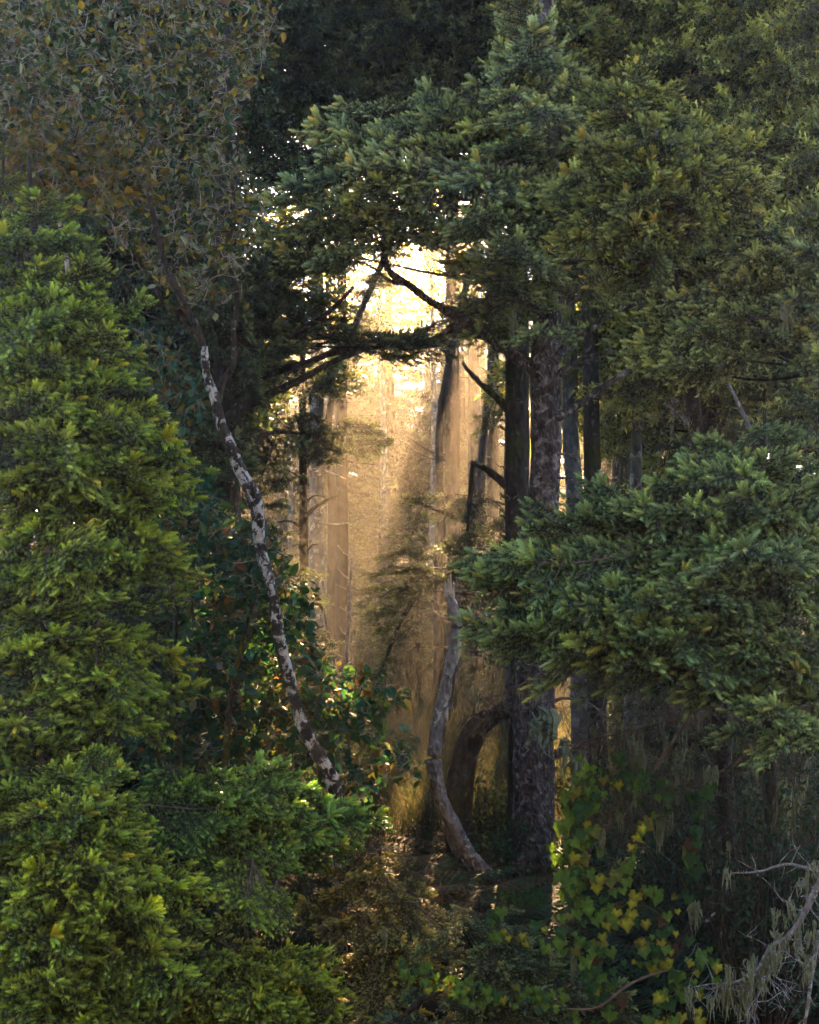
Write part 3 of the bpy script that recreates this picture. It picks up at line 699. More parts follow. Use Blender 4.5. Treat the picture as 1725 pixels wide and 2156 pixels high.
spruce("low_spruce", "low bright green spruce boughs spreading level across the alder's foot", [(330, 1560, 13.4), (335, 1700, 13.4), (340, 2090, 13.4)], [3, 10, 14],
       [(300, 1680), (420, 1620), (540, 1600), (570, 1590), (620, 1640), (720, 1680), (805, 1700), (790, 1740), (700, 1790), (640, 1830), (500, 1800), (380, 1790), (300, 1740)], 56, 1.1, 0.66, (0.046, 0.098, 0.022), pitch=-0.04, width=1.15)
spruce("bottom_spruce", "spruce boughs rising from the bottom edge left of centre", [(520, 1950, 12.4), (530, 2200, 12.4), (540, 2290, 12.4)], [3, 8, 10],
       [[(400, 2060), (470, 2010), (640, 1985), (700, 2040), (710, 2156), (540, 2200), (200, 2200), (250, 2110), (330, 2090)], [(440, 1890), (500, 1875), (590, 1880), (580, 1930), (460, 1950)]], 48, 0.9, 0.6, GREEN, pitch=-0.02)
def sparse_extra(tb):
    S = add_stub(tb, [(790, 2080), (770, 1960), (800, 1850), (870, 1900), (930, 1950)], 13.4, [4, 3, 2, 1.5], 1); twiggy(tb, S, 60, 0.4, 1, -0.3, 0.7, 0.003, 2)
    S = add_stub(tb, [(700, 1990), (720, 1900), (760, 1800), (820, 1790)], 13.6, [4, 3, 2, 1.5], 1); twiggy(tb, S, 50, 0.35, 1, -0.2, 0.7, 0.003, 2)
spruce("sparse_spruce", "sparse twiggy spruce at the bottom centre, coloured as if glowing in low sun", [(800, 1780, 13.8), (805, 1900, 13.8), (810, 2080, 13.8)], [2, 6, 9],
       [(660, 1830), (740, 1775), (830, 1800), (900, 1880), (960, 1900), (1000, 1960), (940, 2060), (860, 2200), (720, 2200), (690, 2040), (640, 1900)], 46, 0.8, 0.5, (0.095, 0.105, 0.035), pitch=-0.06, extra=sparse_extra)  # needle colour brightened to stand in for the low sun's glow
spruce("fallen_spruce_bough", "grey-green low spruce at the bottom edge under the vine leaves", [(1010, 1880, 13), (1010, 2000, 13), (1010, 2200, 13)], [2, 6, 9],
       [(880, 1990), (960, 1910), (1080, 1900), (1160, 1960), (1320, 2080), (1420, 2200), (760, 2200), (840, 2110)], 44, 0.7, 0.45, (0.040, 0.065, 0.036), pitch=-0.05)
def rt_extra(tb):
    add_stub(tb, [(1375, 330), (1392, 395), (1412, 440), (1420, 520)], 13.6, [8, 9, 9, 10])
    S = add_stub(tb, [(1400, 400), (1370, 420), (1330, 470), (1290, 500)], 13.4, [3, 3, 2, 1], 1); twiggy(tb, S, 10, 0.3, 1, -0.3, 0.6, 0.003, 2)
    S = add_stub(tb, [(1480, 600), (1400, 560), (1300, 552), (1200, 552)], 14, [9, 8, 7, 4]); twiggy(tb, S, 24, 0.3, 1, -0.3, 0.6, 0.003, 2)
spruce("top_right_spruce", "spruce with an upright leader and a visible orange-brown stem in the upper right", [(1365, 105, 14.2), (1340, 200, 14.2), (1372, 330, 14.2), (1400, 430, 14.2), (1420, 600, 14.2), (1500, 1200, 14.2), (1540, 2030, 14.2)], [2, 5, 8, 10, 12, 18, 24],
       [(1355, 120), (1430, 180), (1440, 240), (1530, 270), (1600, 330), (1620, 400), (1560, 450), (1500, 500), (1450, 520), (1300, 560), (1200, 540), (1180, 420), (1200, 300), (1300, 200)], 62, 1.2, 0.70, OLIVE, pitch=0.08, extra=rt_extra)
def re_extra(tb):
    add_stub(tb, [(1760, 830), (1700, 770), (1650, 740), (1600, 690), (1560, 650)], 13.6, [13, 11, 9, 7, 4])
    S = add_stub(tb, [(1560, 640), (1500, 610), (1420, 570)], 14, [6, 5, 4], 1); twiggy(tb, S, 26, 0.35, 1, -0.2, 0.7, 0.003, 2)
spruce("right_edge_spruce", "spruce leaning in from the right edge with knuckled yellow-green bough ends", [(1770, 400, 14), (1775, 900, 14), (1780, 2050, 14)], [6, 16, 24],
       [[(1600, 460), (1660, 480), (1725, 520), (1790, 560), (1790, 860), (1725, 800), (1660, 640), (1560, 600), (1500, 520)], [(1340, 700), (1380, 620), (1480, 560), (1550, 600), (1500, 690), (1400, 790), (1330, 760)], [(1480, 660), (1600, 640), (1665, 655), (1660, 690), (1540, 730), (1490, 740)]],
       60, 1.2, 0.64, (0.066, 0.094, 0.036), pitch=0.0, extra=re_extra)
spruce("right_spruce", "broad dense spruce filling the right side in front of the big trunk", [(1610, 860, 13.3), (1620, 1400, 13.3), (1620, 2080, 13.3)], [3, 12, 18],
       [(1790, 880), (1700, 900), (1590, 880), (1500, 940), (1400, 970), (1310, 1000), (1240, 1070), (1170, 1110), (1100, 1100), (1000, 1165), (1030, 1220), (990, 1310), (1050, 1390), (1200, 1370), (1300, 1400), (1500, 1450), (1560, 1550), (1640, 1600), (1790, 1570)], 84, 1.8, 0.84, (0.050, 0.086, 0.034), pitch=0.0, width=1.15)

# ================================================================== background forest
TREELO = {}
def lo_spruce_mesh(key, h, start, nb, wid, clumps):
    """background spruce crown mesh, base at 0, height h"""
    if key in TREELO: return TREELO[key]
    mb = MB(); data = []
    for me in BOUGHS_LO:
        v = np.empty(len(me.vertices) * 3, np.float32); me.vertices.foreach_get('co', v)
        f = np.empty(len(me.polygons) * 3, np.int32); me.loops.foreach_get('vertex_index', f)
        m = np.empty(len(me.polygons), np.int32); me.polygons.foreach_get('material_index', m)
        c = np.empty(len(me.vertices) * 4, np.float32); me.attributes['col'].data.foreach_get('color', c)
        data.append((v.reshape(-1, 3), f.reshape(-1, 3), m, c.reshape(-1, 4)))
    for k in range(nb):
        t = (k + R.random()) / nb; z = start + (h - start) * t
        if clumps: t = 0.2; z = R.choice(clumps) + R.uniform(-.3, .3)
        L = wid * (1 - t) ** 0.75 * R.uniform(0.6, 1.15) + min(0.35, wid * 0.3); a = k * 2.4 + R.uniform(-.4, .4)
        d = np.array([math.cos(a), math.sin(a), -0.15 + 0.5 * t ** 3]); fr = frame(d, R.gauss(0, .2))
        v, f, m, c = data[R.randrange(len(data))]
        p = np.array([math.cos(a), math.sin(a), 0]) * 0.05 + [0, 0, z]
        mb.v.append((p + (v * [L, L * 0.9, L]) @ fr.T).astype(np.float32)); mb.f.append(f + mb.n); mb.n += len(v)
        mb.m.append(m); mb.sm.append(np.zeros(len(f), bool)); mb.c.append(c)
    me = mb.mesh("crown", [M_NEEDLE, M_TWIG, M_DEADTWIG]); TREELO[key] = me
    return me
for k in range(4): lo_spruce_mesh(k, 17.0, 4.2 + 1.0 * (k % 2), 170, 1.75, None)
lo_spruce_mesh(4, 17.0, 11.0, 34, 1.3, None); lo_spruce_mesh(5, 17.0, 8.0, 26, 1.1, None)
lo_spruce_mesh(9, 17.0, 9.6, 120, 2.5, None); lo_spruce_mesh(12, 16.0, 5.7, 260, 0.32, None); lo_spruce_mesh(13, 16.0, 5.9, 240, 0.62, None); lo_spruce_mesh(8, 17.0, 8.0, 130, 1.9, None)
for k in range(6, 8): lo_spruce_mesh(k, 7.0, 0.3, 90, 1.9, None)

def far_spruce(px, Y, label, key, scale=1.0, r=0.2, bark=None, color=DARKG, lean=0.0, stubs=10, group=None, wobble=0.0, bottom=0.0):
    base = G(px, Y); base[2] -= 0.1
    root = thing("spruce_tree", label, 'tree', base, group)
    H = 17.0 * scale; mb = MB()
    z = np.linspace(0, H, 14); path = np.stack([base[0] + lean * z / H + wobble * np.sin(z * 0.5), np.full(14, base[1]), base[2] + z], 1)
    v, f = tube(path, np.interp(z, [0, 0.6, H], [r * 1.35, r, 0.03]), 12, 0.05); mb.add(v, f, 0, None, True)
    for k in range(stubs):
        zz = R.uniform(0.8, min(9, H * .6)); a = R.uniform(0, 6.28); q = np.array([np.interp(zz, z, path[:, 0]), base[1], base[2] + zz]); l = R.uniform(0.2, 1.0)
        d = np.array([math.cos(a), math.sin(a), R.uniform(-.2, .35)])
        pts = [q, q + d * l * .5 + [0, 0, -.03], q + d * l + [0, 0, R.uniform(-.1, .15)]]
        v, f = tube(smooth_path(pts, 3), np.linspace(0.018, 0.004, 7), 5, 0.1); mb.add(v, f, 0, None, True)
    mb.build("trunk", [bark or M_BARK_GREY], root)
    o = bpy.data.objects.new("crown", TREELO[key]); COL.objects.link(o); o.parent = root; o.location = (lean * 0.5, 0, bottom); o.rotation_euler = (0, 0, R.uniform(0, 6.28))
    s = scale * (1 if key not in (6, 7) else 1); o.scale = (s * R.uniform(.9, 1.15), s * R.uniform(.9, 1.15), s); o.color = (*color, 1)
    return root
def small_spruce(px, Y, label, h, color=DARKG, group=None, wide=1.0, z=0):
    base = G(px, Y); base[2] += z; root = thing("young_spruce_tree", label, 'tree', base, group); s = h / 7.0
    mb = MB(); v, f = tube(np.array([base, base + [0, 0, h * .5], base + [0, 0, h * .97]]), [0.06 * s + .02, 0.04 * s + .01, 0.008], 7, 0.05); mb.add(v, f, 0, None, True)
    mb.build("trunk", [M_BARK_DARK], root)
    o = bpy.data.objects.new("crown", TREELO[6 + R.randrange(2)]); COL.objects.link(o); o.parent = root; o.rotation_euler = (0, 0, R.uniform(0, 6.28)); o.scale = (s * wide, s * wide, s); o.color = (*color, 1)
    return root

# trunks that stand in the sunlit glade
def g1_extra(tb):
    for y0, sgn in ((700, -1), (820, 1), (885, -1), (1000, -1), (1045, 1), (1100, -1), (1150, 1), (1215, -1), (1260, -1), (1330, 1), (1390, 1)):
        l = R.uniform(18, 60) if sgn < 0 else R.uniform(25, 75)
        add_stub(tb, [(641 + 5 * sgn, y0 + 12), (641 + sgn * l * .5, y0 - 2), (641 + sgn * l, y0 - R.uniform(-4, 14))], 22.3, [3, 2.4, 1.2], 0, 1)
    add_stub(tb, [(644, 1090), (660, 1070), (690, 1052), (715, 1042)], 21.8, [5, 4, 3, 1.5], 0, 3)
    add_stub(tb, [(640, 912), (600, 908), (560, 910)], 21.8, [4, 3, 2], 0, 2)
spruce("glade_spruce", "thin dark spruce trunk in the glade carrying one flat dark layer of boughs", [(637, 640, 22), (638, 900, 22), (640, 1200, 22), (641, 1600, 22), (642, 1700, 22)], [5, 8, 9, 10, 12],
       [[(552, 885), (620, 872), (700, 868), (800, 888), (830, 925), (790, 955), (720, 965), (690, 985), (620, 925)], [(650, 800), (700, 785), (770, 810), (700, 830)]],
       24, 1.3, 0.5, DARKG, M_BARK_DARK, extra=g1_extra, pitch=-0.08)
far_spruce(668, 27, "thick grey speckled trunk just right of the thin dark one in the glade", 4, 1.0, 0.125, M_BARK_GREY, bottom=-0.6)
far_spruce(950, 30, "straight blue-grey trunk in the shafts of light below the dark arching limb", 4, 1.05, 0.115, M_BARK_HAZY)
far_spruce(1038, 34, "pale trunk dissolving in golden haze left of the big twin trunks", 4, 1.05, 0.12, M_BARK_HAZY, bottom=2.0)
far_spruce(998, 39, "broad faint trunk behind the blue-grey one, almost lost in haze", 4, 1.1, 0.16, M_BARK_HAZY, bottom=3.0)
far_spruce(816, 46, "faint slim trunk in the middle of the haze", 4, 1.0, 0.11, M_BARK_HAZY, bottom=4.0)
far_spruce(595, 40, "hazy trunk close beside the white-patched alder's bend", 4, 1.0, 0.12, M_BARK_HAZY)
far_spruce(1095, 44, "hazy trunk seen only between the two big twin trunks", 4, 1.0, 0.16, M_BARK_HAZY, bottom=4.0)

# added slender spruces, leant along the sun lines so their narrow crowns cut shafts
def leaner(label, k, base_px, Y, y_low=790, half=30, n=95):
    X = lambda py: 1210 - (py + 365) * k
    bp = gpy(base_px, Y) + 3
    tr = [(X(-40), -40, Y), (X(200), 200, Y), (X(450), 450, Y), (X(700), 700, Y), ((X(850) + base_px) / 2 + 4, 880, Y), (base_px, 1050, Y), (base_px - 3, bp, Y)]
    base = P(*tr[-1]); root = thing("shaft_blocker_spruce", label, 'tree', base)
    tb = MB(); ptube(tb, tr, None, [3, 4, 5, 7, 8, 9, 11], 10, 0.07); tb.build("trunk", [M_BARK_HAZY], root)
    crown = subempty("crown", root)
    for _ in range(n):
        py = R.uniform(-20, y_low); a = R.uniform(0, 6.283); rr = half * Y / FPX * R.uniform(.8, 1.35)
        d = np.array([math.cos(a), math.sin(a), 0]); tip = P(X(py), py, Y) + d * rr + [0, 0, -0.1 * rr]
        add_bough(crown, base, tip, d, rr * 1.5 + .12, DARKG, True, -0.15)
leaner("added sun-blocking spruce leaning right in the haze, nearest the glade's left side", 0.439, 700, 29.5)
leaner("added sun-blocking spruce leaning slightly right beside the blue-grey trunk", 0.236, 925, 30.0, 760, 34, 98)
leaner("added sun-blocking spruce leaning slightly, close to the mossy twin trunk", 0.150, 1012, 32.0, 700, 24, 90)
mbx = thing("dead_sapling", "thin bleached dead sapling with white side twigs in the glade", 'dead tree', G(716, 23))
mb = MB(); S = ptube(mb, [(716, gpy(716, 23) + 3), (712, 1560), (726, 1440), (733, 1320), (738, 1240), (741, 1150)], 23, [8, 8, 6, 5, 4, 2], 8, 0.1)
for y0 in np.linspace(1165, 1500, 15):
    sg = R.choice((-1, 1)); x0 = np.interp(y0, [1150, 1320, 1560], [741, 733, 712]); l = R.uniform(12, 34)
    ptube(mb, [(x0, y0 + 6), (x0 + sg * l * .5, y0), (x0 + sg * l, y0 - R.uniform(4, 20))], 23, [2.2, 1.6, 0.8], 5, 0.1)
mb.build("trunk", [M_WHITEBRANCH], mbx)
# sweep of dark boughs hanging into the glade from the right
spruce("sweeping_spruce", "spruce behind the twin trunks sweeping dark drooping boughs into the lower glade", [(1092, 500, 24), (1092, 1200, 24), (1092, 1670, 24)], [10, 14, 18],
       [[(750, 1200), (790, 1160), (860, 1140), (960, 1150), (1040, 1130), (1060, 1170), (960, 1200), (900, 1230), (850, 1290), (820, 1380), (790, 1420), (760, 1300)], [(845, 1045), (900, 1050), (960, 1080), (1060, 1090), (1060, 1130), (960, 1130), (880, 1100)], [(960, 850), (1000, 840), (1060, 860), (1000, 880)]],
       30, 0.9, 0.55, (0.03, 0.05, 0.02), M_BARK_DARK, pitch=-0.25,
       extra=lambda tb: [add_stub(tb, [(1090, 1140), (1030, 1170), (960, 1205), (900, 1235), (860, 1280), (830, 1340), (800, 1420)], 24, [9, 8, 7, 6, 5, 3]), add_stub(tb, [(1090, 1120), (1000, 1105), (900, 1065), (845, 1045)], 24, [6, 5, 4, 2])])

# dim trunks to the right of the big spruce
far_spruce(1262, 20.5, "very dark trunk right of the slim blue-grey one", 4, 1.0, 0.115, M_BARK_DARK, OLIVE, lean=-0.3)
far_spruce(1322, 23, "dark speckled trunk in the gloom at right, left of the two slimmest ones", 8, 1.0, 0.08, M_BARK_GREY, OLIVE, lean=0.4)
far_spruce(1415, 26, "thin dark trunk behind the right-hand spruce's top", 8, 1.0, 0.07, M_BARK_DARK, OLIVE)
far_spruce(1600, 25, "shadowed trunk behind the dead lichen-hung twigs at right", 2, 1.05, 0.10, M_BARK_DARK, OLIVE)
far_spruce(1660, 23, "shadowed trunk near the right edge behind the leaning spruce", 3, 1.05, 0.12, M_BARK_DARK, OLIVE)

# walls of the wood left and right and behind, rows of spruces with their crowns
rows = [  # px, Y, key, scale, radius
    (-40, 20, 0, 1.0, .2), (110, 22, 1, 1.05, .2), (215, 20.5, 2, 1.0, .18), (290, 23, 3, 1.0, .2), (415, 26, 8, 1.0, .2),
    (1370, 29, 8, 1.1, .2), (1490, 21, 3, 1.0, .2), (1580, 27, 0, 1.1, .2), (1750, 20, 1, 1.0, .2), (1780, 25, 2, 1.1, .2),
    (40, 30, 3, 1.1, .2), (200, 31, 2, 1.1, .2), (340, 33, 4, 1.1, .2), (450, 35, 4, 1.1, .2), (1310, 33, 4, 1.15, .2), (1480, 34, 0, 1.2, .2), (1640, 35, 3, 1.2, .2)]
words = ["leftmost dark spruce of the wood behind the alder", "second dark spruce from the left behind the alder crown", "third dark spruce from the left behind the alder crown", "fourth dark spruce from the left behind the alder crown", "dark spruce with ragged top left of the sky gap",
    "dense dull spruce behind the upright leader at top right", "near dull spruce to the right of the upright leader", "dull spruce crown between the leader and the right edge", "drooping olive spruce at the top right corner", "spruce crown cut by the right edge behind the leaning spruce",
    "far spruce at the left edge seen through leaves", "far spruce behind the alder's pale fork", "far spruce between the alder fork and the dark trunk", "far spruce directly behind the dark ivy-hung trunk", "far spruce right of the slim blue-grey trunk", "far spruce filling the gloom right of centre", "far spruce behind the dead twig tangle at right"]
for (px, Y, k, s, r_), lb in zip(rows, words):
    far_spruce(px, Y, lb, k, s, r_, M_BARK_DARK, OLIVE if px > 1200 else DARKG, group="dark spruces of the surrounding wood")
# undergrowth spruces on both sides
for px, Y, h, lb in ((300, 19, 4.5, "young dark spruce behind the teal shrub"), (560, 24, 2.6, "young spruce at the left rim of the glade"), (430, 21, 5.0, "young spruce behind the dark trunk"), (150, 18, 5, "young spruce hidden behind the tall left spruce"), (40, 17, 6.2, "young dark spruce at the left edge behind the tall left spruce"), (330, 16.5, 3.2, "low dark spruce under the level green boughs"), (520, 17, 2.4, "low dark spruce behind the alder's foot"), (215, 15.6, 3.0, "low dark spruce between the two left spruces"),
                  (1400, 25, 4.2, "young spruce right of the bright gap"), (1490, 22, 5.2, "young spruce in the gloom above the right spruce"), (1610, 19, 5.0, "young spruce behind the dead twigs at right"), (1740, 18, 5.2, "young spruce behind the right spruce's shoulder"),
                  (700, 34, 3.2, "hazy young spruce low in the glade, left"), (800, 38, 4.0, "hazy young spruce low in the glade, centre"), (880, 31, 2.6, "hazy young spruce behind the drooping boughs"), (600, 30, 3.0, "young spruce in the shaft of light behind the alder"), (960, 45, 4.0, "far hazy young spruce below the blue-grey trunk"), (1060, 50, 4.4, "farthest young spruce below the pale trunk"), (740, 48, 4.6, "distant young spruce between the slim far trunks"),
                  (860, 58, 5.0, "most distant young spruce on the ridge at centre"), (620, 56, 5, "most distant young spruce on the ridge at left")):
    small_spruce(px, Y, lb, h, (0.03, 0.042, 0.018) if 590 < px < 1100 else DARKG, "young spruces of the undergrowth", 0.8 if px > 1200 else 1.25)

# canopy over the glade: tall spruces whose crowns cut the sun into shafts
for px, Y, k, s, lb in ((560, 46, 4, 1.1, "tall spruce beyond the glade at left"), (1290, 52, 4, 1.2, "tall spruce on the ridge behind the bright gap"),
  (720, 27.5, 9, 1.0, "drooping spruce crown at the top, left of centre"), (958, 31, 9, 1.05, "drooping spruce crown at the top centre"), (1080, 27.5, 9, 1.0, "drooping spruce crown at the top, behind the blue-green boughs"), (1150, 29, 9, 1.05, "drooping spruce crown at the top, behind the leader of the big spruce")):
    far_spruce(px, Y, lb, k, s, 0.10, M_BARK_HAZY, (0.045, 0.06, 0.028), group="tall spruces around the glade")

# golden broad-leaved trees far in the light
def golden_tree(px, Y, label, zc, rx, rz, n, col):
    base = G(px, Y); root = thing("golden_tree", label, 'tree', base, "golden-leaved trees beyond the glade")
    mb = MB(); c0 = base + [0, 0, zc]; fine = []
    v, f = tube(smooth_path([base, base + [0.1, 0, zc * .5], c0 + [0, 0, rz * .4]], 5), np.linspace(.12, .03, 11), 8, .05); mb.add(v, f, 0, None, True)
    lb = MB()
    for k in range(26):
        q = rng.normal(0, 1, 3); q /= np.linalg.norm(q); e = c0 + q * [rx, rx, rz] * R.uniform(.5, 1)
        v, f = tube(smooth_path([c0 - [0, 0, rz * .7 * R.random()], (c0 + e) / 2 + rng.normal(0, .1, 3), e], 3), np.linspace(.03, .008, 7), 4); mb.add(v, f, 0, None, True)
        for j in range(n // 26):
            p = e + rng.normal(0, .33, 3) * [1, 1, .7]
            put_leaf(lb, p, rng.normal(0, 1, 3), R.uniform(.08, .14), np.array(col) * R.uniform(.7, 1.3))
    mb.build("trunk", [M_BARK_GREY], root); lb.build("crown", [M_LEAF], root)
golden_tree(905, 41, "golden-leaved tree high in the glade right of centre", 9.2, 1.4, 1.5, 2000, (0.32, 0.30, 0.05))
golden_tree(690, 39, "golden-leaved tree behind the flat dark bough layer", 8.6, 1.5, 1.6, 2000, (0.30, 0.27, 0.06))
golden_tree(800, 40, "golden-leaved tree in the centre of the haze", 7.2, 1.2, 1.2, 1300, (0.28, 0.26, 0.06))
golden_tree(1000, 42, "golden-leaved tree behind the pale hazy trunks", 7.6, 1.0, 1.3, 1000, (0.30, 0.28, 0.05))
golden_tree(600, 41, "golden-leaved tree behind the limbs of the dark trunk", 7.0, 1.2, 1.3, 1100, (0.28, 0.26, 0.05))
golden_tree(1290, 46, "golden-leaved bush far right in the gloom", 3.6, 1.5, 1.4, 1500, (0.25, 0.24, 0.05))

# the hazy wood that closes the glade
lo_spruce_mesh(10, 12.0, 1.2, 95, 2.4, None); lo_spruce_mesh(11, 12.0, 2.5, 80, 2.1, None)
k = 0
for Y, step in ((44, 125), (50, 115), (58, 105)):
    px = 440 + R.uniform(0, 40)
    while px < 1500:
        if not 1150 < px < 1235:
            k += 1; base = G(px, Y); root = thing("spruce_tree", "hazy far spruce in the wood closing the back of the glade", 'tree', base, "hazy far spruces closing the glade")
            hs = R.uniform(0.62, 0.86); mb = MB(); v, f = tube(np.array([base, base + [0, 0, 6 * hs], base + [0, 0, 11.8 * hs]]), [.2, .13, .02], 7, .05); mb.add(v, f, 0, None, True); mb.build("trunk", [M_BARK_HAZY], root)
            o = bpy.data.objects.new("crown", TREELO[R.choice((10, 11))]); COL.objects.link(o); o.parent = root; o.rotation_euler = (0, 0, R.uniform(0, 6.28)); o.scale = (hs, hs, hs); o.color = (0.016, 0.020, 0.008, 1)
        px += step * R.uniform(.7, 1.3)

# ================================================================== meadow grass, ferns (nobody could count them)
def blades(n, area, hmin, hmax, wid, cols):
    mb = MB(); px0, px1, Y0, Y1 = area
    k = 5; t = np.linspace(0, 1, k)
    Yv = Y0 + (Y1 - Y0) * rng.random(n); pxv = U(px0, px1, n); x = (pxv - 862.5) * Yv / FPX
    z = ground_h(x, Yv); h = U(hmin, hmax, n) * (0.65 + 0.5 * np.sin(x * 2.3 + 1) * np.sin(Yv * 1.7)).clip(0.35, 1.2)
    a = U(0, 2 * np.pi, n); bend = U(0.1, 0.75, n) * h
    d = np.stack([np.cos(a), np.sin(a)], 1)
    fa = U(0, 2 * np.pi, n); side = np.stack([np.cos(fa), np.sin(fa)], 1)
    V = np.zeros((n, 2 * k, 3))
    for i, tt in enumerate(t):
        c = np.stack([x + d[:, 0] * bend * tt ** 2, Yv + d[:, 1] * bend * tt ** 2, z + h * (tt - 0.25 * tt ** 3)], 1)
        w_ = wid * (1 - tt * 0.92) * 0.5
        V[:, 2 * i] = c; V[:, 2 * i, :2] -= side * w_; V[:, 2 * i + 1] = c; V[:, 2 * i + 1, :2] += side * w_
    F = []
    for i in range(k - 1): F += [(2 * i, 2 * i + 1, 2 * i + 3), (2 * i, 2 * i + 3, 2 * i + 2)]
    F = np.array(F); FF = (F[None] + (np.arange(n) * 2 * k)[:, None, None]).reshape(-1, 3)
    ci = rng.integers(0, len(cols), n); C = np.array(cols)[ci] * U(0.7, 1.3, (n, 1)); C = np.repeat(C, 2 * k, 0)
    mb.add(V.reshape(-1, 3), FF, 0, C); return mb
GC = [(0.05, 0.065, 0.022), (0.08, 0.08, 0.035), (0.13, 0.105, 0.06), (0.04, 0.06, 0.02)]
for nm, n, ar, h0, h1, w_ in (("meadow_grass", 52000, (560, 1330, 18.6, 34), 0.5, 1.25, 0.012), ("far_grass", 16000, (480, 1650, 32, 60), 0.6, 1.2, 0.03), ("foot_grass", 11000, (740, 1120, 16.0, 19.4), 0.2, 0.55, 0.009), ("right_grass", 12000, (1180, 1560, 17.8, 24), 0.4, 1.0, 0.011)):
    o = blades(n, ar, h0, h1, w_, GC).build("grass", [M_GRASS]); o['kind'] = 'stuff'

def frond(mb, base, d, L, col):
    """one fern frond: curved stem with paired tapered leaflets"""
    d = np.asarray(d, float); d /= np.linalg.norm(d); n = 14; p = [np.asarray(base, float)]; v = d * 0.6 + [0, 0, 0.8]
    for k in range(n):
        v = v + [0, 0, -0.10] + d * 0.03; v /= np.linalg.norm(v); p.append(p[-1] + v * L / n)
    p = np.array(p); side = np.cross(d, [0, 0, 1.0]); side /= np.linalg.norm(side) + 1e-9
    V = []; F = []
    for k in range(2, n + 1):
        w_ = L * 0.24 * math.sin(math.pi * (k / n) ** 0.7) + 0.005; tg = (p[k] - p[k - 1]) * 0.42
        for sg in (1, -1):
            b = len(V); V += [p[k] - tg, p[k] + tg, p[k] + side * sg * w_ + tg * 1.2 - np.array([0, 0, w_ * 0.25])]; F.append((b, b + 1, b + 2))
    mb.add(np.array(V), np.array(F), 0, col)
def ferns(n, area, L, cols, nf=8):
    mb = MB()
    for _ in range(n):
        px = R.uniform(area[0], area[1]); Y = R.uniform(area[2], area[3]); b = G(px, Y); a0 = R.uniform(0, 6.28)
        for k in range(nf):
            a = a0 + k * 6.28 / nf + R.gauss(0, .2); c = np.array(R.choice(cols)) * R.uniform(.7, 1.3)
            frond(mb, b, [math.cos(a), math.sin(a), R.uniform(-.1, .5)], L * R.uniform(.6, 1.15), c)
    return mb
FC = [(0.05, 0.075, 0.025), (0.10, 0.075, 0.03), (0.13, 0.075, 0.03), (0.035, 0.065, 0.025)]
o = ferns(480, (680, 1110, 14.6, 19.5), 0.7, FC).build("bracken", [M_FERN]); o['kind'] = 'stuff'
o = ferns(170, (1180, 1760, 13.4, 18), 0.75, [(0.022, 0.05, 0.025), (0.03, 0.055, 0.022)]).build("sword_fern", [M_FERN]); o['kind'] = 'stuff'
o = ferns(120, (150, 700, 14, 19), 0.7, [(0.022, 0.05, 0.025), (0.03, 0.055, 0.022)]).build("dark_fern", [M_FERN]); o['kind'] = 'stuff'

# bright low bushes in the sun gap right of the lichened trunk
def bush(name, label, px, Y, h, wd, n, cols, leaf=0.05, z0=0.0, cat='shrub'):
    base = G(px, Y); base[2] += z0; root = thing(name, label, cat, base); tb = MB(); lb = MB()
    for k in range(max(10, n // 26)):
        a = R.uniform(0, 6.28); rr = R.random() ** .6; e = base + [math.cos(a) * wd * rr, math.sin(a) * wd * rr, h * math.sqrt(max(.05, 1 - .6 * rr * rr)) * R.uniform(.5, 1)]
        v, f = tube(smooth_path([base, (base + e) / 2 + rng.normal(0, .06, 3), e], 3), np.linspace(.012, .003, 7), 4); tb.add(v, f, 0, None, True)
        for j in range(26):
            t = R.uniform(.35, 1.05); p = base + (e - base) * t + rng.normal(0, .07, 3)
            put_leaf(lb, p, rng.normal(0, 1, 3), leaf * R.uniform(.6, 1.3), np.array(R.choice(cols)) * R.uniform(.7, 1.3))
    tb.build("stems", [M_BARK_LIMB], root); lb.build("foliage", [M_LEAF], root)
    return root
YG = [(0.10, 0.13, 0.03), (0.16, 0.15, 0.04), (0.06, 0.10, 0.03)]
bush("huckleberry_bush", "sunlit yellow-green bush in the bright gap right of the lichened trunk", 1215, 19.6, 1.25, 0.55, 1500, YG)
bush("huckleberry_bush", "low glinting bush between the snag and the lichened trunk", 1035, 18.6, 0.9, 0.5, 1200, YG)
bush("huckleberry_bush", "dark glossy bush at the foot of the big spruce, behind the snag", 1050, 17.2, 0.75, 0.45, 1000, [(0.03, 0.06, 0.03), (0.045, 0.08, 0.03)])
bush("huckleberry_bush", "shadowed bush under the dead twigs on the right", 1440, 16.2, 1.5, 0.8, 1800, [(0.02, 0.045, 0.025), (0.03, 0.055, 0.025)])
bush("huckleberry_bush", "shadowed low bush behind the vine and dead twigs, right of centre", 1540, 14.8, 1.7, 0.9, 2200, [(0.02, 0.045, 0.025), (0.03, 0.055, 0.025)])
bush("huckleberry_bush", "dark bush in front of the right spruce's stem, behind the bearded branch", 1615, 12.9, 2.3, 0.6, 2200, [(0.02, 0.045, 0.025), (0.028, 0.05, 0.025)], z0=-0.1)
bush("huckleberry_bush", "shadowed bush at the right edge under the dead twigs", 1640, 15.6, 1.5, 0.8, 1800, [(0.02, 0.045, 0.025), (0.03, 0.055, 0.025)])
bush("huckleberry_bush", "dark bush beneath the level green boughs at lower left", 560, 14.6, 0.9, 0.9, 1800, [(0.02, 0.04, 0.022), (0.03, 0.05, 0.022)])

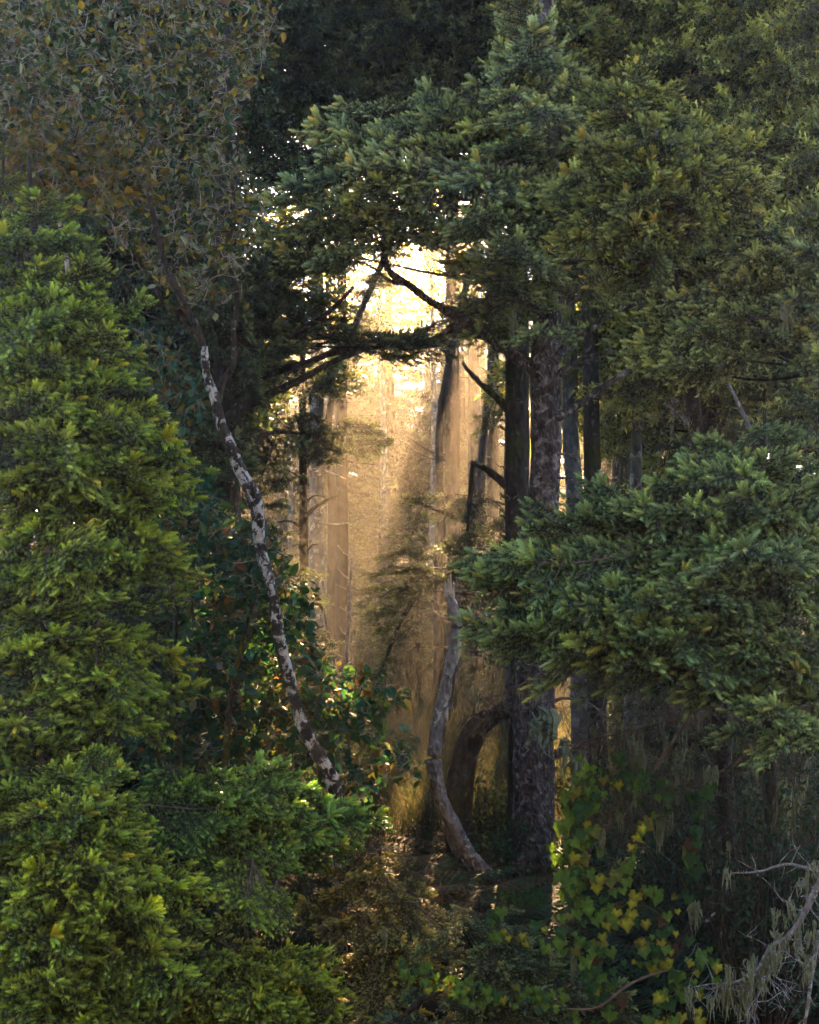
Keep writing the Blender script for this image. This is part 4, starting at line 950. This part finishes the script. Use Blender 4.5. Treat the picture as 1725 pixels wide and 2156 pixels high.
# ================================================================== dead twigs, beard lichen
def wisp(mb, p, L, wdt=0.02, n=7, mat=0):
    """hanging tuft of beard lichen made of thin tapered strands"""
    for k in range(n):
        q = np.array(p) + rng.normal(0, wdt * .55, 3); l = L * R.uniform(.4, 1.05); m = 6; pts = [q]
        for j in range(m):
            c = (np.array(p) - pts[-1]) * [0.12, 0.12, 0]; pts.append(pts[-1] + np.array([R.gauss(0, wdt * .22), R.gauss(0, wdt * .22), -l / m]) + c)
        w0 = wdt * R.uniform(.12, .32)
        v, f = tube(np.array(pts), w0 * np.array([.5, 1, 1.0, .8, .55, .3, .05]), 3); mb.add(v, f, mat)
LICH = "beard lichen wisps hanging on the right"
def lichen(px, py, Y, L, wdt, label, n=12):
    mb = MB(); p = P(px, py, Y); wisp(mb, p, L * Y / FPX, wdt * Y / FPX, n); o = mb.build("beard_lichen", [M_LICHEN]); tag(o, label, 'lichen', LICH); settle(o, p)
def dead_branch(label, pts, Y, r, ntw, L, up=-0.2, spread=0.7, wisps=0, mat=None, wl=60, gen=3):
    root = thing("dead_branch", label, 'branch', P(pts[0][0], pts[0][1], pts[0][2] if len(pts[0]) > 2 else Y))
    mb = MB(); S = ptube(mb, pts, Y, r, 7, 0.1); mb.build("limb", [mat or M_DEADTWIG], root)
    tw = MB(); twiggy(tw, S, ntw, L, 0, up, spread, 0.0042, gen); tw.build("twigs", [mat or M_DEADTWIG], root)
    if wisps:
        for k in range(wisps):
            lm = MB(); q = S[R.randrange(2, len(S))][:3] + np.array([R.gauss(0, .08), R.gauss(0, .05), R.gauss(0, .06)])
            wisp(lm, q, wl * R.uniform(.4, 1.1) * Y / FPX, R.uniform(5, 12) * Y / FPX, 9); lm.build("lichen_tuft", [M_LICHEN], root)
    return root
dead_branch("tangled dead branch thick with pale lichen right of the lichened trunk", [(1480, 1500), (1400, 1520), (1310, 1540), (1240, 1560), (1215, 1575)], 14.6, [5, 4, 3, 2], 60, 0.40, -0.25, 0.6, 16)
dead_branch("dead forked branch drooping over the vine", [(1560, 1420), (1480, 1480), (1390, 1600), (1330, 1700), (1270, 1740), (1180, 1745)], 13.6, [5, 4, 3.5, 3, 2, 1.2], 34, 0.5, -0.1, 0.7, 9)
dead_branch("dead branch with fine grey twigs under the right spruce", [(1725, 1480), (1640, 1520), (1560, 1600), (1480, 1640), (1400, 1660)], 13.8, [6, 5, 4, 3, 1.5], 44, 0.45, -0.3, 0.6, 12)
dead_branch("thin dead twigs hanging from the right spruce's lowest boughs", [(1700, 1600), (1660, 1680), (1600, 1760), (1540, 1840)], 13.6, [4, 3, 2, 1.2], 36, 0.42, -0.5, 0.6, 6)
dead_branch("fine dead twigs filling the underside of the right spruce", [(1290, 1400), (1400, 1430), (1500, 1480), (1600, 1540), (1700, 1560)], 14.0, [4, 4, 4, 3, 3], 90, 0.42, -0.45, 0.6, 10)
dead_branch("dead twigs below the right spruce's left lobe", [(1180, 1400), (1120, 1430), (1060, 1460), (1010, 1470)], 14.6, [3, 3, 2, 1], 30, 0.3, -0.3, 0.6, 3)
dead_branch("lichen-draped dead twig standing up from the right spruce's shoulder", [(1560, 975), (1500, 930), (1450, 880), (1430, 860)], 14.2, [3.5, 3, 2, 1], 22, 0.34, 0.15, 0.6, 9)
dead_branch("bleached thin pole leaning in the gloom above the right spruce", [(1590, 930), (1560, 860), (1530, 800), (1508, 740)], 15.5, [5, 4.5, 3, 2], 5, 0.2, 0.1, 0.5, 0, M_WHITEBRANCH, gen=1)
dead_branch("pale thin limb lying across the gloom toward the right spruce", [(1600, 1000), (1540, 960), (1470, 910), (1400, 850)], 15.8, [4, 4, 3, 1.5], 8, 0.25, 0.0, 0.5, 0, M_WHITEBRANCH, gen=2)
dead_branch("bleached forked branch bearded with lichen in the lower right corner", [(1760, 1820), (1725, 1860), (1690, 1930), (1660, 1970), (1620, 2000), (1590, 2050), (1540, 2070), (1500, 2080)], 11.6, [9, 8, 7, 6, 5, 4, 3, 2], 26, 0.34, -0.25, 0.6, 46, M_WHITEBRANCH, 75, 2)
dead_branch("long bare bleached twig forking down at the lower right", [(1660, 1970), (1620, 2040), (1590, 2110), (1570, 2170)], 11.6, [4, 3.5, 3, 2.5], 9, 0.3, -0.6, 0.5, 3, M_WHITEBRANCH, gen=2)
dead_branch("bleached stick dropping straight down near the right edge", [(1725, 1960), (1712, 2040), (1700, 2120), (1690, 2180)], 11.8, [5, 4, 4, 3.5], 4, 0.2, 0.0, 0.6, 0, M_WHITEBRANCH, gen=1)
dead_branch("thin bleached side branch above the bearded one, reaching left", [(1740, 1840), (1690, 1825), (1650, 1820), (1600, 1835), (1540, 1838)], 12, [4, 3.5, 2.5, 1.5], 8, 0.2, 0.1, 0.5, 2, M_WHITEBRANCH, gen=1)
single("mossy_log", "dark mossy rotten limb slanting behind the bearded branch", 'branch', [(1700, 1760), (1620, 1840), (1520, 1880), (1430, 1990), (1380, 2080)], 14, [14, 13, 12, 11, 9], [M_BARK_LIMB], 10)
single("bark_chip", "small white splinter of wood caught in the fern gloom", 'wood splinter', [(1510, 1915), (1495, 1935), (1480, 1942)], 13, [1, 5, 1], [M_WHITEBRANCH], 6)
single("old_limb", "orange-lit curved twig along the bottom edge right of the vine", 'branch', [(1190, 2125), (1260, 2120), (1330, 2070), (1400, 2045), (1440, 2046)], 12, [2, 3, 3, 2.4, 1.5], [M_TWIG], 6)
for (px, py, Y, L, wd, lb) in ((1150, 1510, 16.5, 80, 26, "broad pale lichen flag on the lichened trunk's right edge"), (1186, 1560, 16.4, 80, 10, "lichen strand right of the broad flag, in front of the sun gap"), (1216, 1590, 16.2, 95, 17, "long pale lichen in front of the bright gap"),
    (1336, 1565, 14.4, 70, 13, "thick lichen tuft over the dead tangle"), (1350, 1590, 14.4, 90, 8, "narrow lichen strand beside the thick tuft"), (1405, 1680, 13.6, 85, 12, "lichen on the drooping forked branch"), (1390, 1720, 13.5, 90, 9, "pair of thin lichen strands left of the forked branch lichen"),
    (1650, 1660, 13.4, 120, 18, "longest lichen beard, left of the right edge"), (1500, 1620, 13.6, 70, 12, "lichen tuft under the right spruce's middle"), (1262, 1750, 13.4, 60, 12, "short pale lichen among the vine leaves"), (1660, 640, 13.2, 60, 15, "pale lichen on the right edge spruce's bough end"),
    (1205, 560, 16.6, 60, 8, "lichen hanging above the slot between trunks"), (1078, 660, 16.4, 60, 9, "lichen on the boughs above the mossy twin trunk"), (1535, 1775, 13, 60, 6, "thin lichen strand over the fern gloom"), (1465, 1900, 12.8, 70, 12, "pale lichen right of the yellow vine leaves"), (1208, 2010, 12.4, 60, 6, "thin lichen strand between the vine's lower leaves"),
    (1620, 1590, 13.3, 60, 10, "short lichen just below the right spruce's foliage"), (1690, 1640, 13.4, 50, 8, "lichen tuft closest to the right edge"), (810, 1960, 13.0, 40, 6, "small golden lichen strand in the sparse spruce"), (1700, 2020, 11.6, 60, 12, "separate lichen tuft dangling at the lower right edge")):
    lichen(px, py, Y, L, wd, lb, 26)
single("limb_stub", "sunlit broken limb low at the bottom centre, draped in moss", 'branch', [(980, 2060), (920, 2090), (880, 2110), (850, 2140), (800, 2160)], 12.6, [3, 5, 6, 5, 3], [M_BARK_LIMB], 8)

# ================================================================== wild cucumber vine
def vine(label, pts, Y, n, size, mix, spread=26, name="vine"):
    root = thing(name, label, 'vine', P(pts[0][0], pts[0][1], Y))
    sb = MB(); S = ptube(sb, pts, Y, [2.2, 1.6, 1.2], 5, 0.05, col=(0.07, 0.08, 0.025))
    lb = MB()
    for k in range(n):
        q = np.array(S[R.randrange(len(S))][:3]); off = np.array([R.gauss(0, spread), R.uniform(-.12, .06) * FPX / Y * 1.0, R.gauss(0, spread)]) * Y / FPX
        off[1] = R.uniform(-.16, .05); p = q + off
        v, f = tube(smooth_path([q, (q + p) / 2 + [0, 0, .02], p], 3), np.linspace(.0022, .0013, 7), 4); sb.add(v, f, 0, (0.07, 0.08, 0.025))
        c = R.choices(['g', 'd', 'y', 'b'], mix)[0]
        col = {'g': (0.085, 0.175, 0.022), 'd': (0.030, 0.080, 0.024), 'y': (0.32, 0.33, 0.018), 'b': (0.06, 0.035, 0.018)}[c]
        ec = {'g': (0.08, 0.13, 0.02), 'd': (0.03, 0.07, 0.02), 'y': (0.14, 0.13, 0.02), 'b': (0.09, 0.04, 0.02)}[c]
        if c in 'gy' and R.random() < 0.15: ec = (0.16, 0.10, 0.03)
        s_ = R.uniform(.5, 1.15) * size * 0.82 * Y / FPX
        put_leaf(lb, p, [R.gauss(0, .35), -.1, -1], s_, np.array(col) * R.uniform(.75, 1.25), np.array(ec) * R.uniform(.75, 1.25), 0, True, up=[R.gauss(0, .35), -1, R.uniform(.15, .9)])
    sb.build("stem", [M_VINE], root); lb.build("leaves", [M_VINE], root)
M1 = [6, 1.8, .5, .04]; M2 = [3.6, 1.4, 2.0, .25]; M3 = [2, 5, .5, .1]
vine("curtain of overlapping bright green lobed leaves hanging beside the big trunk's foot", [(1245, 1625), (1225, 1680), (1215, 1740), (1205, 1800), (1195, 1850)], 13, 105, 32, M1, 19)
vine("dark vine spray at the curtain's top running right", [(1225, 1650), (1270, 1640), (1310, 1632), (1360, 1650), (1480, 1660)], 13.2, 34, 31, M3, 15)
vine("row of leaves with browned edges at the foot of the green curtain", [(1185, 1850), (1230, 1850), (1290, 1850)], 12.8, 16, 34, M2, 10)
vine("hanging chain of two-toned leaves in mid air, left strand", [(1340, 1740), (1335, 1790), (1330, 1820), (1300, 1880)], 12.8, 11, 36, M2, 9)
vine("hanging chain of dark leaves, right strand", [(1470, 1750), (1455, 1800), (1450, 1850), (1430, 1900)], 12.9, 11, 38, M3, 9)
vine("tangle of yellow and brown-edged leaves in the middle of the vine", [(1200, 1890), (1270, 1920), (1340, 1900), (1400, 1940), (1390, 2000), (1340, 1990)], 12.5, 66, 30, M2, 28)
vine("darker green leaves below the yellow tangle", [(1160, 1960), (1220, 1985), (1270, 2020), (1250, 2060), (1290, 2100)], 12.3, 60, 30, [4, 3, .8, .2], 24)
vine("trailing garland of small bright leaves along the bottom", [(850, 2040), (880, 2030), (905, 2060), (960, 2075), (1010, 2100), (1060, 2085), (1120, 2090), (1170, 2110), (1230, 2150)], 12, 86, 24, M1, 13)
vine("green leaf mat just under the big trunk's foot", [(1060, 1880), (1100, 1885), (1150, 1890)], 14, 22, 26, M3, 9)
vine("yellowing leaves climbing at the bottom edge right of centre", [(1500, 2020), (1440, 2060), (1430, 2100), (1400, 2150)], 12, 44, 30, M2, 22)
vine("few yellow leaves on a thin stem over the grey-green low spruce", [(1040, 1930), (1060, 1960), (1080, 1975), (1130, 1960), (1170, 1920)], 12.4, 12, 28, M2, 10)
vine("isolated dark leaves in the gloom right of the curtain", [(1360, 1700), (1390, 1720), (1430, 1700), (1480, 1670)], 13.4, 9, 34, M3, 12)

# ================================================================== haze: one closed box round the camera and everything
v = np.array([(x, y, z) for x in (-60, 60) for y in (-24, 98) for z in (-4.5, 27)], float)
f = np.array([(0, 1, 3), (0, 3, 2), (4, 6, 7), (4, 7, 5), (0, 4, 5), (0, 5, 1), (2, 3, 7), (2, 7, 6), (0, 2, 6), (0, 6, 4), (1, 5, 7), (1, 7, 3)])
m, n, out = newmat("haze_air")
pv = N(n, 'ShaderNodeVolumePrincipled'); pv.inputs['Color'].default_value = (1.0, 0.90, 0.74, 1); pv.inputs['Density'].default_value = 0.0018
pv.inputs['Anisotropy'].default_value = 0.86
n.links.new(pv.outputs[0], out.inputs['Volume'])
mb = MB(); mb.add(v, f); hz = mb.build("haze", [m]); hz['kind'] = 'stuff'
